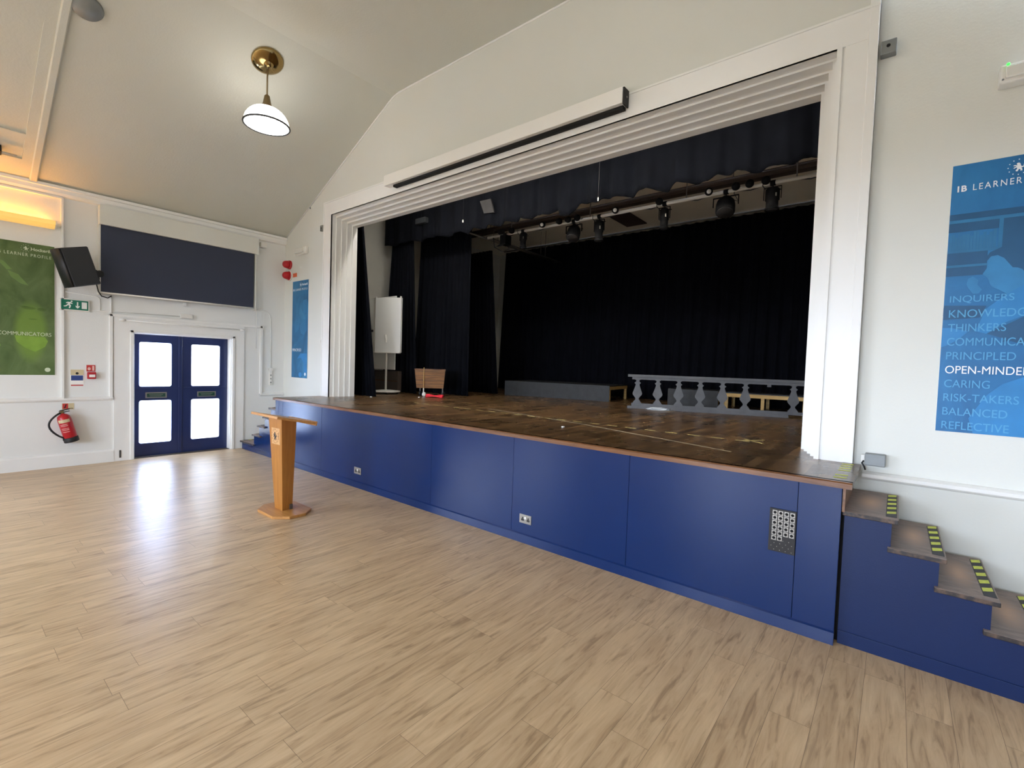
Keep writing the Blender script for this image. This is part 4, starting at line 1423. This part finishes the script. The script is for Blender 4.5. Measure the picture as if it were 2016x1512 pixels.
G = 'stage curtains'
curtain('stage_curtain', 'navy house curtain bunched just inside the left jamb, slanting to the floor', (1.26, 1.42), (1.25, 2.02), 5.15, 4.85, SH, 0.11, 0.035, M_curt, G, seedv=2)
curtain('stage_curtain', 'navy leg curtain behind the tall white board', (0.72, 1.36), (0.40, 1.62), 6.45, 4.88, SH, 0.16, 0.05, M_curt, G, seedv=3)
curtain('stage_curtain', 'wide navy leg curtain behind the wooden trolley', (1.02, 2.60), (0.86, 2.66), 6.95, 4.88, SH, 0.17, 0.05, M_curt, G, seedv=4)
curtain('stage_curtain', 'narrow dark leg curtain farther back, beyond the wide curtain behind the trolley', (1.3, 2.07), (1.2, 2.35), 8.15, 4.32, SH, 0.15, 0.045, M_curtb, G, seedv=5)
curtain('stage_curtain', 'full width black back curtain across the rear of the stage', (0.75, 10.1), (0.62, 10.1), 10.25, 4.84, SH, 0.24, 0.055, M_curtb, G, seedv=6)
curtain('stage_curtain', 'navy house curtain bunched out of sight behind the near jamb', (9.0, 9.5), (9.0, 9.5), 5.2, 4.85, SH, 0.11, 0.035, M_curt, G, seedv=8)

# border cloth with a scalloped lower edge, traced at its own distance
BY = 6.3
BOT = [(0.6, 4.22), (1.0, 4.16), (1.4, 4.22), (1.8, 4.15), (2.2, 4.20), (2.6, 4.13), (2.95, 4.18), (3.149, 4.087), (3.287, 4.186), (3.603, 4.119), (3.649, 4.183), (3.925, 4.122), (4.003, 4.188), (4.298, 4.131), (4.328, 4.211), (4.449, 4.157),
       (4.62, 4.12), (4.69, 4.19), (4.975, 4.133), (5.099, 4.207), (5.142, 4.096), (5.352, 4.045), (5.44, 4.123), (5.526, 4.215), (5.843, 4.163), (5.908, 4.21), (6.147, 4.192), (6.385, 4.146), (6.481, 4.211),
       (6.585, 4.218), (6.878, 4.117), (6.944, 4.177), (7.018, 4.208), (7.234, 4.149), (7.426, 4.134), (7.528, 4.2), (7.698, 4.162), (7.767, 4.196), (7.861, 4.162), (7.931, 4.116), (8.025, 4.124), (8.094, 4.168),
       (8.163, 4.175), (8.281, 4.13), (8.369, 4.114), (8.457, 4.168), (8.541, 4.181), (8.615, 4.14), (8.9, 4.19), (9.3, 4.12), (9.7, 4.18), (10.15, 4.13)]


def border_edge(q):
    x = 0.6 + (10.15 - 0.6) * q
    for (a, za), (b_, zb) in zip(BOT, BOT[1:]):
        if a <= x <= b_:
            return za + (zb - za) * (x - a) / (b_ - a)
    return 4.13


curtain('border_cloth', 'navy border cloth with a scalloped lower edge across the top of the stage', (0.6, 10.15), (0.6, 10.15), BY, 4.88, 4.0, 0.42, 0.035, M_curt, None, 'border curtain', bottom=border_edge, seedv=9, cols=420)

# small things caught on the border cloth
t = local_thing('pull_cord', 'thin cord with a white toggle hanging in front of the border cloth', 'pull cord', (5.90, 6.19, 4.14))
MB().tube([(0, 0, 0.05), (0, 0, 0.76)], 0.003, 6).build('cord', M_pipeg, t)
MB().lathe([(0, 0), (0.008, 0.005), (0.010, 0.04), (0.004, 0.06), (0, 0.06)], seg=10).build('toggle', M_white, t)
o = MB().prism([(3.477, 4.615), (3.733, 4.610), (3.826, 4.357), (3.586, 4.382)], (0, 6.235, 0), (1, 0, 0), (0, 0, 1), (0, 1, 0), 0.03).build('paper_notice', mat('dim_paper', (38, 36, 37), 0.8, noise=(9, 0.3)))
tag(o, 'crooked dim sheet pinned to the border cloth', 'notice')
o = MB().box(1.747, 2.05, 6.19, 6.28, 4.47, 4.58, 0.01).build('grey_fitting', M_speaker)
tag(o, 'small grey box on the border cloth at the far end of the stage', 'box')
t = local_thing('hanging_bulb', 'tiny pale bulb hanging against the dark border cloth', 'bulb', (3.12, 6.18, 4.28))
MB().lathe([(0, 0), (0.012, 0.008), (0.014, 0.03), (0.006, 0.055), (0, 0.055)], seg=12).build('bulb', M_white, t)
MB().tube([(0, 0, 0.05), (0, 0, 0.61)], 0.003, 6).build('flex', M_rubber, t)

M_lan = mat('matte_black_lantern', (12, 12, 14), 0.75, spec=0.2)
# ---- lighting bar, sockets and lanterns
PY, PZ = 7.0, 4.205
t = thing('lighting_bar', 'long pale lighting bar hung across the stage behind the border cloth', 'lighting bar', (6.3, PY, PZ))
MB().tube([(3.0, PY, PZ), (10.19, PY, PZ)], 0.024, 14).build('bar', M_pipe, t)
for x in (3.6, 5.3, 6.9, 8.3, 9.6):
    MB().tube([(x, PY, PZ), (x, PY, 4.90)], 0.008, 8).build('hanger', M_pipeg, t)
MB().tube([(3.2 + 0.35 * i, PY + 0.05, PZ + 0.03 - 0.05 * (i % 2)) for i in range(19)], 0.008, 6).build('wiring', M_rubber, t)


def bar_socket(x, white, label):
    t = local_thing('bar_socket', label, 'socket', (x, PY - 0.06, PZ + 0.03), 'round sockets on the lighting bar')
    MB().lathe([(0, 0.05), (0.05, 0.05), (0.055, 0.0), (0.05, -0.015), (0, -0.015)], axis=(0.35, -1, -0.3), seg=18).build('shell', M_lan, t)
    if white:
        MB().lathe([(0, 0), (0.03, 0), (0.03, 0.004), (0, 0.004)], Vector((0.35, -1, -0.3)).normalized() * 0.05, axis=(0.35, -1, -0.3), seg=16).build('socket_face', M_white, t)
    MB().box(-0.012, 0.012, 0.0, 0.07, -0.03, 0.0).build('clip', M_lan, t)


for x, wh, lb in ((3.66, 0, 'dark round bar socket beside the barn door lantern'), (4.367, 1, 'white faced round socket at the far end of the lighting bar'),
                  (4.725, 0, 'first of three dark sockets above the open yoke lantern'), (4.903, 0, 'middle of three dark sockets above the open yoke lantern'),
                  (5.085, 0, 'last of three dark sockets above the open yoke lantern'), (5.794, 1, 'white faced round socket above the ceiling hatch'),
                  (6.516, 0, 'dark round socket above the slim lantern past the hatch'), (7.233, 1, 'white faced round socket before the bulbous lantern'),
                  (7.588, 0, 'dark socket just past the bulbous lantern'), (7.76, 0, 'dark socket midway between the bulbous and last lanterns'),
                  (7.956, 0, 'dark socket above the last lantern on the bar')):
    bar_socket(x, wh, lb)


def clamp(t, h):
    m = MB().lathe([(0.026, -0.03), (0.036, -0.03), (0.036, 0.03), (0.026, 0.03)], (0, 0, 0), (1, 0, 0), 14)
    m.tube([(0, 0, -0.03), (0, 0, -h)], 0.009, 8)
    m.build('hook_clamp', M_lan, t)


def profile_lantern(x, label, top, length, r_=0.062, tilt=0.0):
    t = local_thing('stage_lantern', label, 'stage light', (x, PY, PZ), 'lanterns hung on the lighting bar')
    clamp(t, 0.05)
    yk = MB().box(-r_ - 0.02, r_ + 0.02, -0.012, 0.012, -0.056, -0.05)
    for s_ in (-1, 1):
        yk.box(s_ * (r_ + 0.017) - 0.003, s_ * (r_ + 0.017) + 0.003, -0.012, 0.012, -top - length * 0.5, -0.05)
    yk.build('yoke', M_lan, t)
    MB().lathe([(0, -top), (r_ * 0.8, -top), (r_, -top - 0.02), (r_, -top - length * 0.55), (r_ * 0.86, -top - length * 0.57), (r_ * 0.86, -top - length * 0.9), (r_ * 1.05, -top - length * 0.92), (r_ * 1.05, -top - length), (0, -top - length)], seg=20).build('body', M_lan, t)
    MB().lathe([(0, -top - length - 0.002), (r_ * 0.8, -top - length - 0.002), (r_ * 0.8, -top - length + 0.001), (0, -top - length + 0.001)], seg=18).build('lens', M_rim, t)
    MB().tube([(0.02, 0.02, -top), (0.10, 0.03, -0.09), (-0.06, 0.02, -0.10), (-0.12, -0.02, -0.02), (-0.1, -0.05, 0.03)], 0.006, 6).build('cable', M_rubber, t)
    m = MB().box(r_ * 0.55, r_ * 0.75, -r_ * 0.9, -r_ * 0.7, -top - length * 0.45, -top - length * 0.3)
    m.build('rating_label', M_steel, t)
    return t


def fresnel_lantern(x, label, drop, r_=0.115):
    t = local_thing('stage_lantern', label, 'stage light', (x, PY, PZ), 'lanterns hung on the lighting bar')
    clamp(t, 0.06)
    w_ = r_ + 0.04
    yk = MB().box(-w_, w_, -0.012, 0.012, -0.072, -0.06)
    for s_ in (-1, 1):
        yk.box(s_ * w_ - 0.004, s_ * w_ + 0.004, -0.012, 0.012, -drop - 0.10, -0.062)
    yk.build('yoke', M_lan, t)
    ax = Vector((0.1, -0.45, -0.9)).normalized()
    MB().lathe([(0, -0.17), (0.03, -0.165), (0.06, -0.14), (r_ * 0.92, -0.06), (r_, 0.0), (r_, 0.10), (r_ * 0.95, 0.12), (0, 0.12)], (0, 0, -drop - 0.10), ax, 24).build('body', M_lan, t)
    MB().lathe([(0, 0), (r_ * 0.85, 0), (r_ * 0.8, 0.008), (0, 0.014)], Vector((0, 0, -drop - 0.10)) + ax * 0.12, ax, 20).build('lens', M_blackp, t)
    MB().tube([(0.03, 0.02, -drop), (0.16, 0.03, -0.15), (0.10, 0.0, -0.03), (0.18, -0.03, 0.02)], 0.006, 6).build('cable', M_rubber, t)
    return t


def barn_lantern(x, label):
    t = local_thing('stage_lantern', label, 'stage light', (x, PY, PZ), 'lanterns hung on the lighting bar')
    clamp(t, 0.03)
    MB().box(-0.07, 0.07, -0.09, 0.09, -0.20, -0.02, 0.008).build('body', M_lan, t)
    MB().prism(rect(-0.08, 0.08, 0, 0.11), (0, -0.095, -0.02), (1, 0, 0), Vector((0, -0.6, 0.5)).normalized(), (0, 0, 1), 0.003).build('barn_door', M_lan, t)
    MB().prism(rect(-0.08, 0.08, 0, 0.11), (0, -0.095, -0.20), (1, 0, 0), Vector((0, -0.7, -0.5)).normalized(), (0, 0, 1), 0.003).build('barn_door', M_lan, t)
    MB().tube([(0.0, 0.05, -0.19), (0.05, 0.06, -0.27), (-0.12, 0.05, -0.30), (-0.28, 0.0, -0.20), (-0.3, -0.02, -0.02)], 0.009, 6).build('cable', M_rubber, t)


barn_lantern(3.46, 'small black barn door lantern at the far end of the lighting bar')
profile_lantern(3.89, 'slim black lantern nearest the far end of the bar, before the back curtain', 0.03, 0.27, 0.06)
fresnel_lantern(4.99, 'round black lantern in an open square yoke, below three sockets', 0.09)
profile_lantern(5.48, 'tall black cylinder lantern beside the brown ceiling hatch', 0.075, 0.33, 0.072)
profile_lantern(6.58, 'black cylinder lantern hung past the brown ceiling hatch', 0.075, 0.30, 0.066)
fresnel_lantern(7.45, 'bulbous black lantern third from the near jamb end', 0.09, 0.125)
profile_lantern(8.03, 'chunky black lantern closest to the near jamb', 0.07, 0.28, 0.085)
for k, x in enumerate((2.70, 2.83)):
    o = MB().tube([(x, 6.75 + k * 0.4, 4.30 - 0.02 * k), (x, 9.9, 4.30 - 0.02 * k)], 0.02, 10).build('side_rail', M_pipeg)
    tag(o, ('outer grey side rail running back above the leg curtains', 'inner grey side rail running back above the leg curtains')[k], 'rail')
    for y in (7.5, 9.2):
        MB().tube([(x, y, 4.30), (x, y, 4.9)], 0.006, 6).build('rail_hanger', M_pipeg, o)
o = MB().tube([(0.7, 10.2, 4.873), (10.19, 10.2, 4.873)], 0.018, 10).build('curtain_track', M_pipeg)
tag(o, 'grey track along the top of the rear curtain', 'curtain track')

t = thing('stage_fill_light', 'slim white fill light batten added out of sight behind the top of the stage opening', 'fill light', (5.3, 5.05, 4.62))  # added lamp, hidden by the header, lifts the stage interior
MB().box(2.2, 8.4, 5.02, 5.10, 4.56, 4.62, 0.004).box(2.6, 2.64, 4.922, 5.03, 4.57, 4.61).box(8.0, 8.04, 4.922, 5.03, 4.57, 4.61).build('housing', M_case, t)
MB().tube([(2.25, 5.06, 4.545), (8.35, 5.06, 4.545)], 0.016, 10).build('lamp_tube', M_fill, t)

# ---- things standing on the stage
def rostrum(label, x0, x1, y0, y1, ang, open_front=False, ztop=1.362):
    t = local_thing('rostrum', label, 'stage platform', (x0, y0, SH), 'low black rostra at the back of the stage', rot=(0, 0, ang))
    w_, d_, h_ = x1 - x0, y1 - y0, ztop - SH
    MB().box(0, w_, 0, d_, h_ - 0.02, h_, 0.002).build('top_board', M_blackbd, t)
    if not open_front:
        MB().box(0, w_, -0.012, 0.0, 0.0, h_, 0.002).build('front_board', M_blackbd, t)
    MB().box(0.0, w_, 0.003, 0.03, h_ - 0.085, h_ - 0.021).build('front_rail', M_pine, t)
    MB().box(w_ - 0.03, w_, 0.03, d_, h_ - 0.085, h_ - 0.021).build('side_rail', M_pine, t)
    MB().box(0.0, 0.03, 0.03, d_, h_ - 0.085, h_ - 0.021).build('side_rail', M_pine, t)
    for lx in ((0.0, w_ - 0.055) if not open_front else (0.0, w_ * 0.30, w_ * 0.62, w_ - 0.055)):
        MB().box(lx, lx + 0.055, 0.032, 0.07, 0.0, h_ - 0.086).build('leg', M_pine, t)
        MB().box(lx, lx + 0.055, d_ - 0.06, d_ - 0.02, 0.0, h_ - 0.086).build('leg', M_pine, t)
    return t


rostrum('long low black platform at the back of the stage, left of the balustrade', 2.63, 5.04, 8.12, 9.35, math.radians(9.5))
rostrum('small scuffed black platform behind the first balusters', 6.02, 6.92, 8.95, 9.75, math.radians(6))
rostrum('open pine framed platform with a black top behind the last balusters', 6.96, 8.96, 9.28, 9.98, math.radians(3), True, 1.345)

# balustrade cut-out
A, B = Vector((5.876, 7.507, 0)), Vector((8.05, 8.2, 0))
ang = math.atan2(B.y - A.y, B.x - A.x)
t = local_thing('balustrade', 'grey painted balustrade cut-out standing on the stage', 'balustrade', (A.x, A.y, SH), rot=(0, 0, ang))
MB().box(0, 2.40, -0.03, 0.03, 0.0, 0.045, 0.002).build('bottom_rail', M_greypaint, t)
MB().box(0.065, 2.86, -0.016, 0.016, 0.045, 0.092).build('bottom_rail', M_greypaint, t)
MB().box(-0.006, 2.86, -0.03, 0.03, 0.533, 0.575, 0.002).build('top_rail', M_greypaint, t)
MB().box(0.064, 2.86, -0.016, 0.016, 0.492, 0.533).build('top_rail', M_greypaint, t)
bp = [(0.068, 0), (0.066, 0.03), (0.054, 0.055), (0.052, 0.08), (0.03, 0.11), (0.026, 0.145), (0.034, 0.17), (0.074, 0.235), (0.078, 0.27), (0.066, 0.31), (0.042, 0.42), (0.031, 0.48), (0.028, 0.53),
      (0.030, 0.63), (0.038, 0.70), (0.030, 0.76), (0.028, 0.80), (0.046, 0.85), (0.050, 0.87), (0.036, 0.895), (0.024, 0.93), (0.022, 0.97), (0.03, 1.0)]
bp = [(a, b_) for a, b_ in [(0.068, 0), (0.066, 0.04), (0.056, 0.07), (0.030, 0.15), (0.026, 0.20), (0.034, 0.235), (0.074, 0.36), (0.078, 0.42), (0.068, 0.49), (0.042, 0.68), (0.031, 0.77), (0.034, 0.81), (0.050, 0.845), (0.050, 0.865), (0.034, 0.89), (0.024, 0.93), (0.026, 0.97), (0.05, 1.0)]]
for i in range(9):
    s0 = 0.156 + 0.3285 * i
    if i == 6:
        MB().prism(rect(s0 - 0.03, s0 + 0.025, 0.455, 0.492), (0, -0.013, 0), (1, 0, 0), (0, 0, 1), (0, 1, 0), 0.026, bevel=0.004).build('broken_baluster_stub', M_greypaint, t)
        continue
    poly = [(s0 + a, 0.092 + 0.40 * b_) for a, b_ in bp] + [(s0 - a, 0.092 + 0.40 * b_) for a, b_ in reversed(bp)]
    MB().prism(poly, (0, -0.013, 0), (1, 0, 0), (0, 0, 1), (0, 1, 0), 0.026).build('baluster', M_greypaint, t)
# crumpled wrap in front of the bottom rail
m = MB()
random.seed(5)
b2 = bmesh.new()
bmesh.ops.create_icosphere(b2, subdivisions=3, radius=1.0)
for v in b2.verts:
    v.co *= 1 + random.uniform(-0.35, 0.25)
    v.co = Vector((v.co.x * 0.17, v.co.y * 0.05, max(v.co.z, -0.55) * 0.028 + 0.0155))
m._merge(b2)
o = m.build('crumpled_wrap', mat('cloudy_plastic', (190, 196, 200), 0.35))
o.location = (6.40, 7.58, SH)
o.rotation_euler = (0, 0, ang)
tag(o, 'crumpled pale plastic wrap against the foot of the balustrade', 'plastic wrap')

# red cloth strip
m = MB()
pr = [(0, 0), (0.10, 0.012), (0.17, 0.02), (0.24, 0.012), (0.34, 0), (0.35, 0.055), (0.28, 0.06), (0.22, 0.045), (0.16, 0.04), (0.10, 0.052), (0.04, 0.064), (0.0, 0.06)]
m.prism(pr, (0, 0, 0), (1, 0, 0), (0, 0.25, 1), (0, 1, 0.0), 0.07, bevel=0.006)
o = m.build('red_felt_piece', M_redcloth)
o.location = (2.50, 5.93, SH)
o.rotation_euler = (0, 0, math.radians(24))
tag(o, 'small bright red folded felt piece on the stage boards', 'cloth')

# wooden trolley
t = local_thing('trolley', 'slatted brown wooden trolley box on castors in front of the leg curtain', 'trolley', (2.28, 6.24, SH), rot=(0, 0, math.radians(46)))
bm2 = bmesh.new()
lo = [bm2.verts.new(p) for p in ((-0.30, -0.17, 0.17), (0.30, -0.17, 0.17), (0.30, 0.17, 0.17), (-0.30, 0.17, 0.17))]
hi = [bm2.verts.new(p) for p in ((-0.345, -0.2, 0.545), (0.335, -0.2, 0.555), (0.335, 0.2, 0.555), (-0.345, 0.2, 0.545))]
bm2.faces.new(lo[::-1]); bm2.faces.new(hi)
for i in range(4):
    bm2.faces.new([lo[i], lo[(i + 1) % 4], hi[(i + 1) % 4], hi[i]])
bmesh.ops.recalc_face_normals(bm2, faces=bm2.faces)
m = MB(); m._merge(bm2); m.build('box_body', M_wicker, t)
MB().box(-0.35, 0.34, -0.205, -0.19, 0.535, 0.558).build('top_rim', M_edge, t)
for z in (0.24, 0.32, 0.42, 0.50):
    k = (z - 0.17) / 0.38
    MB().box(-0.30 - 0.045 * k, 0.30 + 0.035 * k, -0.176 - 0.03 * k, -0.165 - 0.03 * k, z, z + 0.006).build('slat_edge', M_beam, t)
m = MB().tube([(-0.14, -0.212, 0.16), (-0.14, -0.212, 0.585)], 0.007, 8)
m.build('upright', M_pine, t)
for x, y in ((-0.14, -0.21), (0.28, -0.15), (-0.24, 0.14), (0.28, 0.14)):
    c_ = MB().box(x - 0.012, x + 0.012, y - 0.012, y + 0.012, 0.06, 0.17).build('castor', M_pipe if x == -0.14 else M_pipeg, t)
    MB().lathe([(0, -0.014), (0.045, -0.014), (0.045, 0.014), (0, 0.014)], (x + 0.015, y - 0.02, 0.045), (0.5, -1, 0), 16).build('wheel', M_case if x == -0.14 else M_rubber, c_)

t.scale = (0.86, 0.86, 0.96)

# flip chart easel on a round foot, another board behind it
t = local_thing('flip_chart', 'white flip chart board on a pole and round white foot', 'flip chart', (1.30, 5.90, SH), rot=(0, 0, math.radians(22)))
tm = Matrix.Identity(4)
MB().box(-0.26, 0.33, -0.03, 0.03, 0.84, 1.945, 0.006, mtx=tm).build('board', M_flip, t)
MB().box(-0.08, 0.0, -0.02, 0.03, 0.845, 1.955, 0.006, mtx=Matrix.Translation((-0.262, 0, 0)) @ Matrix.Rotation(math.radians(-32), 4, 'Z')).build('folding_arm', M_plastic, t)
for x in (-0.245, 0.318):
    MB().box(x - 0.012, x + 0.012, -0.04, 0.0, 1.945, 1.972, 0.003, mtx=tm).build('paper_hook', M_plastic, t)
MB().box(-0.26, 0.33, -0.06, 0.0, 0.825, 0.845, 0.003, mtx=tm).build('pen_tray', M_plastic, t)
MB().tube([(0.0, 0.0, 0.06), (0, 0, 1.0), (0, -0.06, 1.2)], 0.022, 12).build('pole', M_case, t)
MB().lathe([(0, 0.03), (0.29, 0.03), (0.295, 0.04), (0.29, 0.055), (0.10, 0.075), (0, 0.075)], seg=36).build('foot', M_case, t)
for i in range(5):
    q = 2 * PI * i / 5 + 0.3
    MB().lathe([(0, -0.012), (0.015, -0.012), (0.015, 0.012), (0, 0.012)], (0.24 * math.cos(q), 0.24 * math.sin(q), 0.015), (1, 0, 0), 10).build('castor', M_rubber, t)
t = thing('mobile_whiteboard', 'dim grey-white board standing behind the flip chart', 'whiteboard', (0.75, 6.10, SH))
MB().box(0.24, 1.30, 6.105, 6.13, 1.53, 3.06, 0.004).build('panel', M_flip, t)
MB().box(0.24, 1.30, 6.098, 6.106, 2.33, 2.38).build('cross_bar', M_blackp, t)
MB().tube([(0.55, 6.12, SH + 0.02), (0.55, 6.12, 1.55)], 0.018, 10).build('pole', M_grey, t)
MB().lathe([(0, 0), (0.13, 0), (0.13, 0.015), (0, 0.025)], (0.55, 6.12, SH), (0, 0, 1), 20).build('foot', M_grey, t)
t = thing('low_cabinet', 'low dark brown cabinet against the stage side wall behind the flip chart', 'cabinet', (0.7, 6.28, SH))
MB().box(0.24, 1.20, 6.27, 6.37, SH, 1.50, 0.006).build('carcass', M_beam, t)
MB().box(0.26, 1.18, 6.262, 6.272, 1.28, 1.292).build('door_rail', M_edge, t)

# scraps on the boards
for i, (x, y, lb) in enumerate(((2.05, 5.02, 'scrap of white paper by the foot of the house curtain'), (2.5, 5.75, 'white paper scrap just left of the trolley'), (6.60, 4.35, 'single white paper scrap near the middle of the stage edge'))):
    o = MB().prism([(0, 0), (0.025, 0.005), (0.03, 0.025), (0.008, 0.03)], (0, 0, 0.0), (1, 0, 0), (0, 1, 0), (0, 0, 1), 0.012, bevel=0.003).build('paper_scrap', M_white)
    o.location = (x, y, SH)
    tag(o, lb, 'paper scrap')

bpy.context.view_layer.update()
for o in S.objects:
    if '_o' in o:
        del o['_o']
